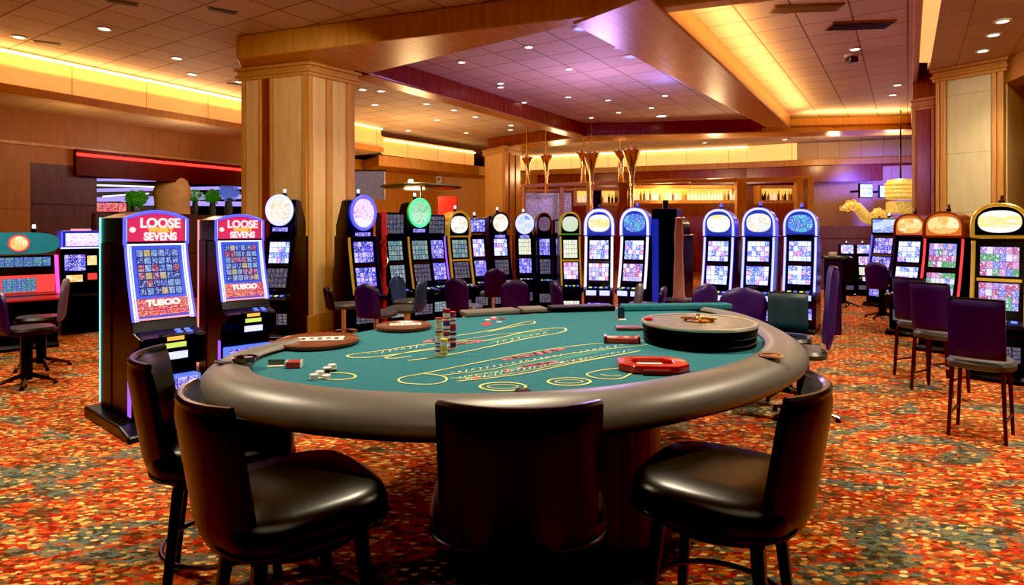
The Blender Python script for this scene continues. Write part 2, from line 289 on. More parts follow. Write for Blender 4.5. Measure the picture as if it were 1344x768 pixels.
# ------------------------------------------------------------------ mesh helpers
class MB:
    def __init__(s): s.v, s.f, s.uv, s.sm = [], [], {}, []
    def add(s, vs, fs, uvs=None, smooth=False):
        o = len(s.v); s.v += [tuple(p) for p in vs]
        for i, f in enumerate(fs):
            s.f.append([o + k for k in f]); s.sm.append(smooth)
            if uvs is not None: s.uv[len(s.f) - 1] = uvs[i]
        return s
    def box(s, x0, x1, y0, y1, z0, z1):
        vs = [(x0,y0,z0),(x1,y0,z0),(x1,y1,z0),(x0,y1,z0),(x0,y0,z1),(x1,y0,z1),(x1,y1,z1),(x0,y1,z1)]
        fs = [(0,3,2,1),(4,5,6,7),(0,1,5,4),(1,2,6,5),(2,3,7,6),(3,0,4,7)]
        a, b, c = x1-x0, y1-y0, z1-z0
        uv = [[(0,0),(0,b),(a,b),(a,0)],[(0,0),(a,0),(a,b),(0,b)],[(0,0),(a,0),(a,c),(0,c)],[(0,0),(b,0),(b,c),(0,c)],[(0,0),(a,0),(a,c),(0,c)],[(0,0),(b,0),(b,c),(0,c)]]
        return s.add(vs, fs, uv)
    def prism(s, poly, z0, z1):
        n = len(poly); P = [Vector((p[0], p[1])) for p in poly]
        if sum(P[i].x*P[(i+1)%n].y - P[(i+1)%n].x*P[i].y for i in range(n)) < 0: P.reverse()
        vs = [(p.x, p.y, z0) for p in P] + [(p.x, p.y, z1) for p in P]
        fs = [tuple(reversed(range(n))), tuple(range(n, 2*n))]
        c, sn = math.cos(math.radians(33)), math.sin(math.radians(33))
        r = [(p.x*c - p.y*sn, p.x*sn + p.y*c) for p in P]
        uv = [list(reversed(r)), r]; d = 0
        for i in range(n):
            j = (i+1) % n; L = (P[j]-P[i]).length
            fs.append((i, j, n+j, n+i)); uv.append([(d,z0),(d+L,z0),(d+L,z1),(d,z1)]); d += L
        return s.add(vs, fs, uv)
    def extr_x(s, prof, x0, x1, smooth=False):   # (y,z) outline extruded along x
        n = len(prof)
        vs = [(x0, y, z) for y, z in prof] + [(x1, y, z) for y, z in prof]
        fs = [tuple(range(n)), tuple(reversed(range(n, 2*n)))] + [(i, n+i, n+(i+1)%n, (i+1)%n) for i in range(n)]
        return s.add(vs, fs, None, smooth)
    def extr_y(s, prof, y0, y1, smooth=False):   # (x,z) outline extruded along y
        n = len(prof)
        vs = [(x, y0, z) for x, z in prof] + [(x, y1, z) for x, z in prof]
        fs = [tuple(range(n)), tuple(reversed(range(n, 2*n)))] + [(i, n+i, n+(i+1)%n, (i+1)%n) for i in range(n)]
        return s.add(vs, fs, None, smooth)
    def lathe(s, prof, n=32, c=(0,0,0), axis='z'):
        vs, fs = [], []; m = len(prof)
        for k in range(n):
            a = 2*PI*k/n
            for r, z in prof:
                p = (r*math.cos(a), r*math.sin(a), z) if axis == 'z' else (r*math.cos(a), -z, r*math.sin(a))
                vs.append((p[0]+c[0], p[1]+c[1], p[2]+c[2]))
        for k in range(n):
            for i in range(m-1):
                a, b = k*m+i, ((k+1)%n)*m+i
                fs.append((a, b, b+1, a+1))
        if prof[0][0] > 1e-6: fs.append(tuple(k*m for k in reversed(range(n))))
        if prof[-1][0] > 1e-6: fs.append(tuple(k*m+m-1 for k in range(n)))
        return s.add(vs, fs, None, True)
    def tube(s, pts, r, n=8, closed=False, r2=None):
        P = [Vector(p) for p in pts]; m = len(P); vs, fs = [], []
        up = Vector((0,0,1)); prev = None
        for i, p in enumerate(P):
            if closed: t = P[(i+1)%m] - P[i-1]
            else: t = P[min(i+1,m-1)] - P[max(i-1,0)]
            t.normalize()
            if prev is None:
                a = up if abs(t.dot(up)) < 0.95 else Vector((1,0,0)); x = t.cross(a).normalized()
            else:
                x = (prev - t*prev.dot(t)).normalized()
            prev = x; y = t.cross(x)
            rr = r if r2 is None else r + (r2-r)*i/(m-1)
            for k in range(n):
                an = 2*PI*k/n + PI/n
                vs.append(p + x*rr*math.cos(an) + y*rr*math.sin(an))
        for i in range(m if closed else m-1):
            j = (i+1) % m
            for k in range(n):
                fs.append((i*n+k, i*n+(k+1)%n, j*n+(k+1)%n, j*n+k))
        if not closed: fs += [tuple(reversed(range(n))), tuple(range((m-1)*n, m*n))]
        return s.add(vs, fs, None, n > 4)
    def loft(s, rings, cap=True, smooth=True):
        n = len(rings[0]); vs = [p for r in rings for p in r]; fs = []
        for i in range(len(rings)-1):
            for k in range(n): fs.append((i*n+k, i*n+(k+1)%n, (i+1)*n+(k+1)%n, (i+1)*n+k))
        if cap: fs += [tuple(reversed(range(n))), tuple(range((len(rings)-1)*n, len(rings)*n))]
        return s.add(vs, fs, None, smooth)
    def sheet(s, rows, uv=True, smooth=True):
        R, C = len(rows), len(rows[0]); vs = [p for r in rows for p in r]; fs, uvs = [], []
        for i in range(R-1):
            for j in range(C-1):
                fs.append((i*C+j, i*C+j+1, (i+1)*C+j+1, (i+1)*C+j))
                q = lambda a, b: (b/(C-1), a/(R-1))
                uvs.append([q(i,j), q(i,j+1), q(i+1,j+1), q(i+1,j)])
        return s.add(vs, fs, uvs if uv else None, smooth)
    def wall(s, pts, z0, z1):
        d = 0
        for a, b in zip(pts[:-1], pts[1:]):
            L = math.hypot(b[0]-a[0], b[1]-a[1])
            s.add([(a[0],a[1],z0),(b[0],b[1],z0),(b[0],b[1],z1),(a[0],a[1],z1)], [(0,1,2,3)], [[(d,z0),(d+L,z0),(d+L,z1),(d,z1)]])
            d += L
        return s
    def disc_face(s, outline, y=None):   # list of 3-d points, uv from bounding box in (x,z) or given
        xs = [p[0] for p in outline]; zs = [p[2] for p in outline]
        x0, x1, z0, z1 = min(xs), max(xs), min(zs), max(zs)
        return s.add(outline, [tuple(range(len(outline)))], [[((p[0]-x0)/(x1-x0), (p[2]-z0)/(z1-z0)) for p in outline]])
    def build(s, name, m, parent=None, bevel=0, sub=0, seg=2):
        me = bpy.data.meshes.new(name); me.from_pydata(s.v, [], s.f)
        if s.uv:
            lay = me.uv_layers.new(name='UVMap')
            for pi, uvs in s.uv.items():
                p = me.polygons[pi]
                for k, li in enumerate(p.loop_indices):
                    lay.data[li].uv = uvs[k]
        me.polygons.foreach_set('use_smooth', s.sm)
        me.materials.append(M[m]); me.update()
        import bmesh as bmm
        bm = bmm.new(); bm.from_mesh(me)
        if not s.uv or s.__dict__.get('fix'): bmm.ops.recalc_face_normals(bm, faces=bm.faces)
        bm.to_mesh(me); bm.free()
        if any(s.sm): me.set_sharp_from_angle(angle=math.radians(40))
        o = bpy.data.objects.new(name, me); col.objects.link(o)
        if parent is not None: o.parent = parent
        if bevel:
            bv = o.modifiers.new('bevel', 'BEVEL'); bv.width = bevel; bv.segments = seg; bv.limit_method = 'ANGLE'; bv.angle_limit = math.radians(40)
        if sub:
            sb = o.modifiers.new('smooth', 'SUBSURF'); sb.levels = sub; sb.render_levels = sub
        return o
def tag(o, label, cat, group=None, kind=None):
    if label: o['label'] = label
    if cat: o['category'] = cat
    if group: o['group'] = group
    if kind: o['kind'] = kind
    return o
def root(name, loc, rz, label, cat, group=None):
    o = bpy.data.objects.new(name, None); col.objects.link(o)
    o.empty_display_size = 0.1; o.location = loc; o.rotation_euler = (0, 0, math.radians(rz))
    return tag(o, label, cat, group)
def struct(mb, name, m, bevel=0, parent=None):
    o = mb.build(name, m, parent, bevel)
    o['kind'] = 'structure'
    return o
def copy_tree(o, parent=None):
    c = o.copy(); col.objects.link(c); c.parent = parent
    for ch in list(o.children): copy_tree(ch, c)
    return c
def text_part(txt, name, m, parent, loc, size, rx=90, extr=0.003, sx=1.0, rz=0):
    cu = bpy.data.curves.new('t', 'FONT'); cu.body = txt; cu.size = size; cu.align_x = 'CENTER'; cu.align_y = 'CENTER'; cu.extrude = extr
    cu.offset = 0.0035
    t = bpy.data.objects.new('t', cu); col.objects.link(t)
    bpy.context.view_layer.update()
    me = bpy.data.meshes.new_from_object(t.evaluated_get(bpy.context.evaluated_depsgraph_get()))
    bpy.data.objects.remove(t); bpy.data.curves.remove(cu)
    me.materials.clear(); me.materials.append(M[m]); me.name = name
    o = bpy.data.objects.new(name, me); col.objects.link(o); o.parent = parent
    o.location = loc; o.rotation_euler = (math.radians(rx), 0, math.radians(rz)); o.scale = (sx, 1, 1)
    return o
def off(a, b, d):   # segment a->b shifted to its right by d (plan)
    t = Vector((b[0]-a[0], b[1]-a[1])).normalized(); n = Vector((t.y, -t.x))
    return Vector((a[0], a[1])) + n*d, Vector((b[0], b[1])) + n*d
def ext(a, b, e0, e1):
    a, b = Vector((a[0], a[1])), Vector((b[0], b[1])); t = (b-a).normalized()
    return a - t*e0, b + t*e1

# ------------------------------------------------------------------ camera
sc = bpy.context.scene
cam = bpy.data.cameras.new('camera'); co = bpy.data.objects.new('camera', cam); col.objects.link(co)
co.location = (0, 0, HC); co.rotation_euler = (PI/2, 0, 0)
cam.sensor_width = 36; cam.lens = 36*F/1344; cam.shift_y = -(384-HZ)/1344; cam.clip_end = 200
sc.camera = co

# ------------------------------------------------------------------ room shell
struct(MB().prism([(-20,-6),(20,-6),(20,44),(-20,44)], -0.1, 0.0), 'floor', 'carpet')
struct(MB().prism([(-19,-6),(20,-6),(20,28),(-3.5,28),(-6.5,15.0),(-11.5,7.5),(-19,-4)], ZH, ZH+0.1), 'ceiling', 'ceiling_tile')

# beams
fa, fb = ext(U(310,77,ZL), U(890,7,ZL), 0, 6)
ba, bb = ext(U(470,98,ZL), U(760,31,ZL), 0, 5)
bb = U(760,31,ZL).xy + (fb-fa).normalized()*9
fb = fb + (fb-fa).normalized()*3
struct(MB().prism([fa, fb, bb, U(760,31,ZL), U(484,97,ZL), U(462,92,ZL), U(380,102,ZL), U(318,93,ZL)], ZL, ZH-0.002), 'trim_1', 'amber_wood', 0.02)
la, lb = U(484,97,ZL), U(768,178.5,ZL)
l2a, l2b = off(la, lb, -0.34)
struct(MB().prism([la.xy, lb.xy, l2b, l2a], ZL, ZH-0.002), 'trim_2', 'red_wood', 0.015)
l3a, l3b = off(la, lb, -0.36)
struct(MB().prism([(la+ Vector((0.02,0.03,0))).xy, lb.xy, l3b, l3a], ZL-0.025, ZL-0.001), 'trim_3', 'amber_wood')
# rear beam
rb = [U(640,196,ZL).xy, U(768,178.5,ZL).xy, U(1000,173,ZL).xy]
struct(MB().prism(rb + [p + Vector((0.25,0.7)) for p in reversed(rb)], ZL, ZH-0.002), 'trim_4', 'red_wood', 0.015)
rb2 = [U(1000,173,ZL).xy, U(1240,168,ZL).xy]
struct(MB().prism(rb2 + [p + Vector((0.25,0.7)) for p in reversed(rb2)], ZL, ZH-0.002), 'trim_5', 'amber_wood', 0.015)
rl = rb + [rb2[1]]
rlo = [p + Vector((-0.02,-0.07)) for p in rl]
struct(MB().prism(rlo + [p + Vector((0.25,0.80)) for p in reversed(rl)], ZL-0.03, ZL-0.001), 'trim_6', 'amber_wood')
struct(MB().prism([p + Vector((-0.01,-0.05)) for p in rl] + [p + Vector((0,0.02)) for p in reversed(rl)], ZL+0.10, ZL+0.14), 'trim_7', 'red_wood')
# beam between the two coffers
pa, pb = U(762,36,ZL).xy, U(1001,164,ZL).xy
qa, qb = U(858,0,ZL).xy, U(1036,166,ZL).xy
pa2, pb2 = ext(pa, pb, 0.2, 0.3); qa2, qb2 = ext(qa, qb, 0.2, 0.1)
struct(MB().prism([pa2, pb2, qb2, qa2], ZL-0.02, ZH-0.002), 'trim_8', 'amber_wood', 0.02)
# right soffit with lit face
sa, sb = U(1236,0,ZL).xy, U(1221,86,ZL).xy
sa, sb = ext(sa, sb, 2.5, 0.4)
struct(MB().prism([sa, sb, sb + Vector((7,-4.5)), sa + Vector((7,-4.5))], ZL, ZH-0.002), 'trim_9', 'soffit_tile')
fa1, fb1 = off(sa, sb, -0.02)
struct(MB().wall([fa1, fb1], ZL+0.02, ZH-0.02), 'trim_10', 'cove_panel_rear')
struct(MB().prism([U(1213,-60,ZL).xy, U(1206,84,ZL).xy, U(1221,84,ZL).xy, sa], ZL+0.02, ZL+0.05), 'trim_30', 'cove_panel_rear')
va, vb = ext(U(1199,0,ZL).xy, U(1196,168,ZL).xy, 2, 0)
wa, wb = ext(U(1212,0,ZL).xy, U(1204,120,ZL).xy, 2, 0)
struct(MB().prism([va, vb, wb, wa], ZL, ZH-0.002), 'trim_11', 'amber_wood', 0.015)

# left cove: lit panel, lip, underside, wall
c0, c1 = U(0,61,ZH).xy, U(318,129,ZH).xy
c0, c1 = ext(c0, c1, 1.5, 0)
c2 = U(500,167,ZH).xy
zb = ZY(108, U(0,61,ZH).y)
struct(MB().wall([c0, c1, c2], zb, ZH-0.01), 'trim_12', 'cove_panel')
d0, d1 = off(c0, c1, 0.10); d2 = c2 + Vector((0.10,-0.05))
struct(MB().prism([d0, d1, d2, c2, c1, c0], zb-0.16, zb-0.02), 'trim_13', 'amber_wood', 0.01)
e0, e1, e2 = [p + Vector((-1.15, 0.9)) for p in (c0, c1, c2)]
struct(MB().prism([c0, c1, c2, e2, e1, e0], zb-0.15, zb-0.10), 'trim_14', 'soffit_tile')
tb = MB()
for a, b in ((c0, c1), (c1, c2)):
    a2, b2 = off(a, b, 0.05); tb.tube([(*a2, ZH-0.06), (*b2, ZH-0.06)], 0.022, 8)
struct(tb, 'trim_15', 'cove_tube')
zlo = zb - 0.15
wl0, wl1 = e0, e2
def onwall(px):      # plan point on the left wall seen at column px
    d = Vector(((px-672)/F, 1.0)); a, b = wl0, wl1
    t = (b-a); k = (a.x*t.y - a.y*t.x) / (d.x*t.y - d.y*t.x)
    return d*k
zr = ZY(190, onwall(60).y)
zo = ZY(216, onwall(200).y)           # opening head
struct(MB().wall([onwall(-60), onwall(40)], 0, zlo), 'wall_left_front', 'amber_wall_dim')
struct(MB().wall([onwall(40), onwall(320), wl1], zr-0.35, zlo), 'wall_left', 'amber_wall_dim')
pw = [onwall(40), onwall(127)]
struct(MB().wall(pw, 0, zr-0.35), 'wall_left_panel', 'brown_panel')
k0, k1 = off(onwall(-60), onwall(320), 0.05)
struct(MB().prism([k0, k1, onwall(320), onwall(-60)], zr-0.04, zr+0.01), 'trim_16', 'amber_wood')
# red neon header
n0, n1 = onwall(96), onwall(330)
m0, m1 = off(n0, n1, 0.12)
zn = ZY(203, n0.y)
struct(MB().prism([n0, n1, m1, m0], zn-0.40, zn+0.10), 'trim_17', 'header_red')
m2, m3 = off(n0, n1, 0.15)
t_ = tag(MB().tube([(*m2, zn), (*m3, zn)], 0.030, 10).build('neon_tube', 'red_neon'), 'long red neon tube glowing above the wide opening on the left', 'neon light')
# half wall below the opening and the hall beyond
hw = [onwall(120), onwall(340)]
h2 = off(hw[0], hw[1], -0.25)
zhw = ZY(281, onwall(220).y)
struct(MB().prism([hw[0], hw[1], h2[1], h2[0]], 0, zhw), 'wall_divider', 'brown_panel')
struct(MB().prism([(-22,16),(-2.2,24),(-2,42),(-22,42)], 4.2, 4.3), 'ceiling_hall', 'brown_panel')
struct(MB().wall([(-22,38),(0,40)], 0, 4.2), 'wall_hall', 'mauve_wall')
for i, (px0, y0, px1, y1, Y, r, m) in enumerate([(120,236,330,238,23,0.05,'strip_violet'),(120,250,330,246,24,0.07,'strip_violet'),(125,262,330,258,26,0.10,'strip_violet'),
        (135,258,195,254,22,0.03,'strip_white'),(125,243,250,247,21,0.03,'strip_white'),(160,266,330,268,28,0.12,'strip_violet'),(230,239,320,243,22,0.025,'strip_white')]):
    a, b = A(px0, Y, ZY(y0, Y)), A(px1, Y+1.5, ZY(y1, Y+1.5))
    tag(MB().tube([a, b], r, 8).build('cove_light', m), ['violet cove light strip highest in the hall beyond the opening', 'second violet light strip down in the hall beyond the opening',
        'third violet light strip down in the far hall', 'short white streak of light crossing the far hall ceiling at left', 'thin white light line high in the hall beyond the opening',
        'lowest violet light strip in the far hall behind the plants', 'thin white light line at right end of the far hall'][i], 'light strip')
# rear left wall behind the slot machines, and its cove
q0, q1, q2 = U(503,181,ZH-0.25).xy, U(622,199,ZH-0.25).xy, U(640,201,ZH-0.25).xy
struct(MB().wall([c2, q0, q1], ZY(203,q0.y), ZH-0.22), 'trim_18', 'cove_panel')
struct(MB().prism([q0+Vector((-0.1,-0.1)), q2+Vector((0.05,-0.2)), q2+Vector((-0.6,2.6)), q0+Vector((-1.6,2.6))], ZY(203,q0.y)-0.32, ZY(203,q0.y)-0.02), 'trim_19', 'amber_wood', 0.01)
a2, b2 = off(q0, q1, 0.06)
struct(MB().tube([(*a2, ZH-0.3), (*b2, ZH-0.3)], 0.025, 8), 'trim_20', 'cove_tube')
YR = 18.5
rw0, rw1 = A(505,19.3).xy, A(705,23.6).xy
struct(MB().wall([A(440,18.0).xy, rw0, rw1], 0, 3.66), 'wall_rear', 'amber_wall')
def onrear(px):
    d = Vector(((px-672)/F, 1.0)); t = rw1-rw0; k = (rw0.x*t.y - rw0.y*t.x) / (d.x*t.y - d.y*t.x); return d*k

# rear right: cove, header, bar wall
g0, g1, g2 = U(660,206,ZH).xy, U(980,191,ZH).xy, U(1046,187,ZH).xy
zc = ZY(224, U(678,205,ZH).y)
struct(MB().wall([g0, g1], zc, ZH-0.02), 'trim_22', 'cove_panel_rear')
struct(MB().tube([(g0.x, g0.y-0.08, ZH-0.06), (g1.x, g1.y-0.08, ZH-0.06)], 0.03, 8), 'trim_23', 'cove_tube')
struct(MB().prism([g0+Vector((0,-0.3)), g1+Vector((0.2,-0.3)), g2+Vector((0.1,-0.2)), g2+Vector((6,-2.2)), g2+Vector((6,-1.9)), g2, g1, g0], zc-0.22, zc-0.02), 'trim_24', 'amber_wood', 0.01)
struct(MB().wall([g1, g2], zc, ZH-0.02), 'trim_25', 'cove_panel_rear')
struct(MB().wall([g2, g2+Vector((8,-2.7))], zc-0.05, ZH-0.02), 'trim_31', 'soffit_tile')
struct(MB().wall([g0+Vector((0,0.1)), g1, g2, g2+Vector((8,-2.7))], zc-0.75, zc-0.2), 'trim_26', 'red_wood')
struct(MB().wall([g0+Vector((-0.5,0.6)), A(1068,20.3).xy], 0, zc-0.6), 'wall_bar', 'red_wood')
struct(MB().wall([A(1068,20.2).xy, A(1400,17.0).xy], 0, zc-0.3), 'wall_rear_right', 'beige_wall')
YP = 15.5
struct(MB().prism([A(1064,YP).xy, A(1158,YP-0.6).xy, A(1158,YP-0.4).xy, A(1064,YP+0.2).xy], 0, ZY(297,YP)), 'wall_partition', 'mauve_wall')
struct(MB().wall([(9.8,14.8),(15,6.0)], 0, ZH), 'wall_right', 'mauve_wall')
struct(MB().wall([(9.75,14.7),(14.9,5.9)], ZY(200,9.2*1.3), ZY(178,9.2*1.3)), 'trim_27', 'cove_panel')

# ------------------------------------------------------------------ columns
def strips(parent, a, b, lst, z0, z1):
    a, b = Vector((a[0], a[1])), Vector((b[0], b[1])); t = (b-a); L = t.length; t = t/L; n = Vector((t.y, -t.x))
    for t0, t1, o, nm, m in lst:
        p0, p1 = a + t*L*t0, a + t*L*t1
        MB().prism([p0 - n*0.02, p1 - n*0.02, p1 + n*o, p0 + n*o], z0, z1).build(nm, m, parent, 0.008)
def column(label, P1, P0, P2, ztop, f1, f2, core='amber_wood'):
    c = root('column', (0,0,0), 0, label, 'column'); c['kind'] = 'structure'
    P1, P0, P2 = [Vector((p[0], p[1])) for p in (P1, P0, P2)]
    P3 = P1 + P2 - P0; cen = (P1+P2)/2
    poly = [P1, P0, P2, P3]
    MB().prism(poly, 0, ztop).build('shaft', core, c)
    strips(c, P1, P0, f1, 0.25, ztop-0.16); strips(c, P0, P2, f2, 0.25, ztop-0.16)
    def grow(k): return [cen + (p-cen)*k for p in poly]
    for k, z0, z1 in ((1.10, ztop-0.20, ztop-0.15), (1.14, ztop-0.15, ztop-0.11), (1.09, ztop-0.11, ztop-0.05), (1.16, ztop-0.05, ztop-0.002)):
        MB().prism(grow(k), z0, z1).build('capital_moulding', 'amber_wood', c, 0.008)
    MB().prism(grow(1.1), 0, 0.25).build('plinth', 'amber_wood', c, 0.01)
    return c
column('tall amber wood column left of centre behind the slot machines', (-4.20,9.5), (-3.05,9.1), (-2.53,9.75), ZL,
    [(0.0,0.05,0.03,'moulding','amber_wood'),(0.06,0.26,0.012,'panel','amber_panel'),(0.27,0.30,0.03,'moulding','amber_wood'),(0.31,0.43,0.004,'recess','red_wood'),(0.44,0.48,0.03,'moulding','amber_wood'),(0.49,0.92,0.012,'panel','amber_panel'),(0.93,1.0,0.035,'moulding','amber_wood')],
    [(0.0,0.06,0.03,'moulding','amber_wood'),(0.10,0.36,0.012,'panel','amber_panel'),(0.38,0.50,0.03,'moulding','amber_wood'),(0.52,0.80,0.012,'panel','amber_panel'),(0.84,1.0,0.03,'moulding','amber_wood')])
column('amber corner column at the end of the back wall beside the bar', A(636,19.3), A(662,18.2), A(682,19.0), ZL-0.02,
    [(0.05,0.9,0.01,'panel','amber_panel')], [(0.0,0.2,0.03,'moulding','amber_wood'),(0.3,0.6,0.03,'moulding','amber_wood'),(0.7,1.0,0.03,'moulding','amber_wood')])
column('wide column with a cream panel behind the gold slot machines on the right', A(1229,9.6), A(1318,8.9), A(1345,9.8), ZL,
    [(0.0,0.06,0.04,'moulding','amber_wood'),(0.08,0.16,0.05,'moulding','amber_wood'),(0.17,0.82,0.012,'panel','cream_panel'),(0.84,0.9,0.05,'moulding','amber_wood'),(0.92,1.0,0.04,'moulding','amber_wood')],
    [(0.1,0.9,0.012,'panel','amber_panel')])
column('slim red wood pilaster at the left edge of the wide cream column', A(1198,10.4), A(1226,10.1), A(1240,10.6), ZY(128,10.2),
    [(0.0,0.15,0.03,'moulding','amber_wood'),(0.2,0.85,0.01,'panel','red_wood')], [(0.1,0.9,0.01,'panel','red_wood')])
struct(MB().prism([A(1198,10.4).xy, A(1230,10.1).xy, A(1240,10.6).xy, A(1206,10.9).xy], ZY(128,10.2)+0.003, ZH-0.003), 'trim_28', 'red_wood')
struct(MB().prism([A(1308,9.2).xy, A(1500,6.4).xy, A(1520,6.6).xy, A(1326,9.4).xy], ZL-0.35, ZL-0.003), 'trim_29', 'amber_wood')

# ------------------------------------------------------------------ roulette table
fo = [(560,421),(500,431),(440,443),(385,458),(345,470),(330,481),(333,492),(360,503),(420,513),(500,520),(590,523),(690,521),(790,514),(880,500),(950,484),(990,468),(1003,456),(1001,446),(988,436),(962,422),(930,412),(890,407),(815,405),(720,411),(620,416)]
fp = [U(x, y, ZF) for x, y in fo]
def catmull(P, n=6, closed=True):
    out = []; m = len(P)
    for i in range(m if closed else m-1):
        p0, p1, p2, p3 = (P[(i-1)%m], P[i], P[(i+1)%m], P[(i+2)%m]) if closed else (P[max(i-1,0)], P[i], P[i+1], P[min(i+2,m-1)])
        for k in range(n):
            t = k/n
            out.append(0.5*((2*p1) + (p2-p0)*t + (2*p0-5*p1+4*p2-p3)*t*t + (3*p1-p0-3*p2+p3)*t**3))
    if not closed: out.append(P[-1])
    return out
fc = catmull(fp, 6)
tcx = sum(p.x for p in fc)/len(fc); tcy = sum(p.y for p in fc)/len(fc)
def normals(P):
    m = len(P); out = []
    for i in range(m):
        t = P[(i+3)%m] - P[i-3]; n = Vector((t.y, -t.x, 0)).normalized()
        if n.dot(P[i] - Vector((tcx, tcy, ZF))) < 0: n = -n
        out.append(n)
    return out
fn = normals(fc)
table = root('roulette_table', (tcx, tcy, 0), 0, 'large roulette table with teal felt, padded leather rail and dark pedestal', 'gaming table')
T0 = Vector((tcx, tcy, 0))
mb = MB(); mb.add([p - T0 for p in fc] + [p - T0 - Vector((0,0,0.03)) for p in fc],
    [tuple(range(len(fc))), tuple(reversed(range(len(fc), 2*len(fc))))] + [(i, (i+1)%len(fc), len(fc)+(i+1)%len(fc), len(fc)+i) for i in range(len(fc))])
mb.build('felt_top', 'felt', table)
# padded rail from the left end round the near side to the wheel
i0, i1 = 3*6-2, 20*6+2
prof = [(-0.004,-0.012),(0.0,0.012),(0.02,0.026),(0.06,0.036),(0.11,0.036),(0.155,0.024),(0.195,-0.002),(0.222,-0.034),(0.23,-0.06),(0.222,-0.082),(0.20,-0.095),(0.10,-0.095),(0.0,-0.06)]
rings = []
for i in range(i0, i1+1):
    e = min(1.0, (i-i0+1)/6, (i1-i+1)/6)
    rings.append([fc[i] - T0 + fn[i]*(o*(0.55+0.45*e) if o > 0 else o) + Vector((0,0,z)) for o, z in prof])
MB().loft(rings).build('padded_rail', 'rail_leather', table)
wr = MB(); rr = []
for i in range(i0, i1+1):
    rr.append(fc[i] - T0 + fn[i]*0.004 + Vector((0,0,0.008)))
wr.tube(rr, 0.008, 8).build('rail_welt', 'black_gloss', table)
# apron
ar = [[p - T0 + n*0.175 + Vector((0,0,-0.05)) for p, n in zip(fc, fn)], [p - T0 + n*0.175 + Vector((0,0,-0.115)) for p, n in zip(fc, fn)], [p - T0 + n*0.13 + Vector((0,0,-0.125)) for p, n in zip(fc, fn)]]
MB().loft(ar).build('apron', 'ebony', table)
# far rail sections
def bar_px(p0, p1, z, w, h, name, m, parent, org=T0):
    a, b = U(*p0, z).xy, U(*p1, z).xy
    a2, b2 = off(a, b, -w)
    o = Vector((org.x, org.y))
    return MB().prism([a-o, b-o, b2-o, a2-o], z, z+h).build(name, m, parent, 0.012)
bar_px((612,417), (683,412.5), ZF, 0.16, 0.040, 'far_rail', 'rail_leather', table)
bar_px((687,412), (719,410.5), ZF, 0.16, 0.040, 'far_rail', 'rail_leather', table)
bar_px((724,411), (808,408.5), ZF, 0.16, 0.046, 'far_rail', 'wheel_black', table)
bar_px((818,409), (962,407), ZF, 0.12, 0.05, 'dealer_shelf', 'felt', table)
# pedestal and base
pc = A(722, 3.35) - T0
def sup(cx, cy, rx, ry, z, e=3.0, n=40):
    out = []
    for k in range(n):
        a = 2*PI*k/n; c, s = math.cos(a), math.sin(a)
        out.append(Vector((cx + rx*math.copysign(abs(c)**(2/e), c), cy + ry*math.copysign(abs(s)**(2/e), s), z)))
    return out
pm = MB(); pr = [sup(pc.x, pc.y, 0.52, 0.62, z, 5) for z in (0.10, 0.76)]
n_ = 40; vs = pr[0] + pr[1]; uvs = []; fs = []
d = 0
for k in range(n_):
    j = (k+1) % n_; L = (pr[0][j]-pr[0][k]).length
    fs.append((k, j, n_+j, n_+k)); uvs.append([(d,0),(d+L,0),(d+L,0.66),(d,0.66)]); d += L
pm.add(vs, fs, uvs); pm.build('pedestal', 'walnut', table)
MB().loft([sup(pc.x, pc.y, 0.58, 0.72, 0.0), sup(pc.x, pc.y, 0.60, 0.74, 0.05), sup(pc.x, pc.y, 0.57, 0.70, 0.085), sup(pc.x, pc.y, 0.54, 0.64, 0.11)]).build('pedestal_base', 'black_gloss', table)
# layout lines printed on the felt: thin raised strips
def line_px(mb, pts, w=0.010, closed=False, dz=0.0024):
    P = [U(x, y, ZF) for x, y in pts]
    P = catmull(P, 6, closed) if len(P) > 2 else P
    m = len(P); Lf, Rt = [], []
    for i in range(m):
        t = (P[(i+1)%m] - P[i-1]) if closed else (P[min(i+1,m-1)] - P[max(i-1,0)])
        n = Vector((t.y, -t.x, 0)).normalized()*w/2
        Lf.append(P[i]-T0+n+Vector((0,0,dz))); Rt.append(P[i]-T0-n+Vector((0,0,dz)))
    o = len(mb.v); mb.v += [tuple(p) for p in Lf+Rt]
    for i in range(m if closed else m-1):
        j = (i+1) % m; mb.f.append([o+i, o+j, o+m+j, o+m+i]); mb.sm.append(False)
def ell(cx, cy, rx, ry, n=10): return [(cx+rx*math.cos(2*PI*k/n), cy+ry*math.sin(2*PI*k/n)) for k in range(n)]
ly = MB()
line_px(ly, [(850,447),(790,451),(720,459),(640,474),(560,490),(528,496),(524,501),(535,504),(565,505),(582,502),(586,497),(575,493),(556,491)])
line_px(ly, [(582,493),(640,486),(700,474),(760,463),(850,453)], 0.008)
line_px(ly, [(600,501),(680,492),(760,476),(840,461)], 0.010)
line_px(ly, [(590,497),(650,494),(730,480),(800,468)], 0.006)
line_px(ly, ell(660,508,30,5.5), 0.012, True); line_px(ly, ell(660,508,20,2.6), 0.006, True)
line_px(ly, ell(747,501.5,28,5), 0.012, True); line_px(ly, ell(747,501.5,18,2.2), 0.006, True)
line_px(ly, [(770,492),(785,497),(812,498),(828,491),(838,485),(812,484),(786,487)], 0.010, True)
line_px(ly, [(788,492),(800,494),(815,494)], 0.008)
line_px(ly, ell(442,494.5,25,4.5), 0.011, True)
line_px(ly, [(625,447),(560,452),(500,461),(460,466),(458,469),(472,470),(500,468),(560,460),(600,456)], 0.012)
line_px(ly, [(600,441),(650,433),(685,424),(700,422),(700,425),(680,428),(640,436)], 0.012)
line_px(ly, [(505,470),(540,462),(640,447),(700,434),(735,431),(743,433),(735,437),(690,445),(640,456),(590,466),(536,474)], 0.013)
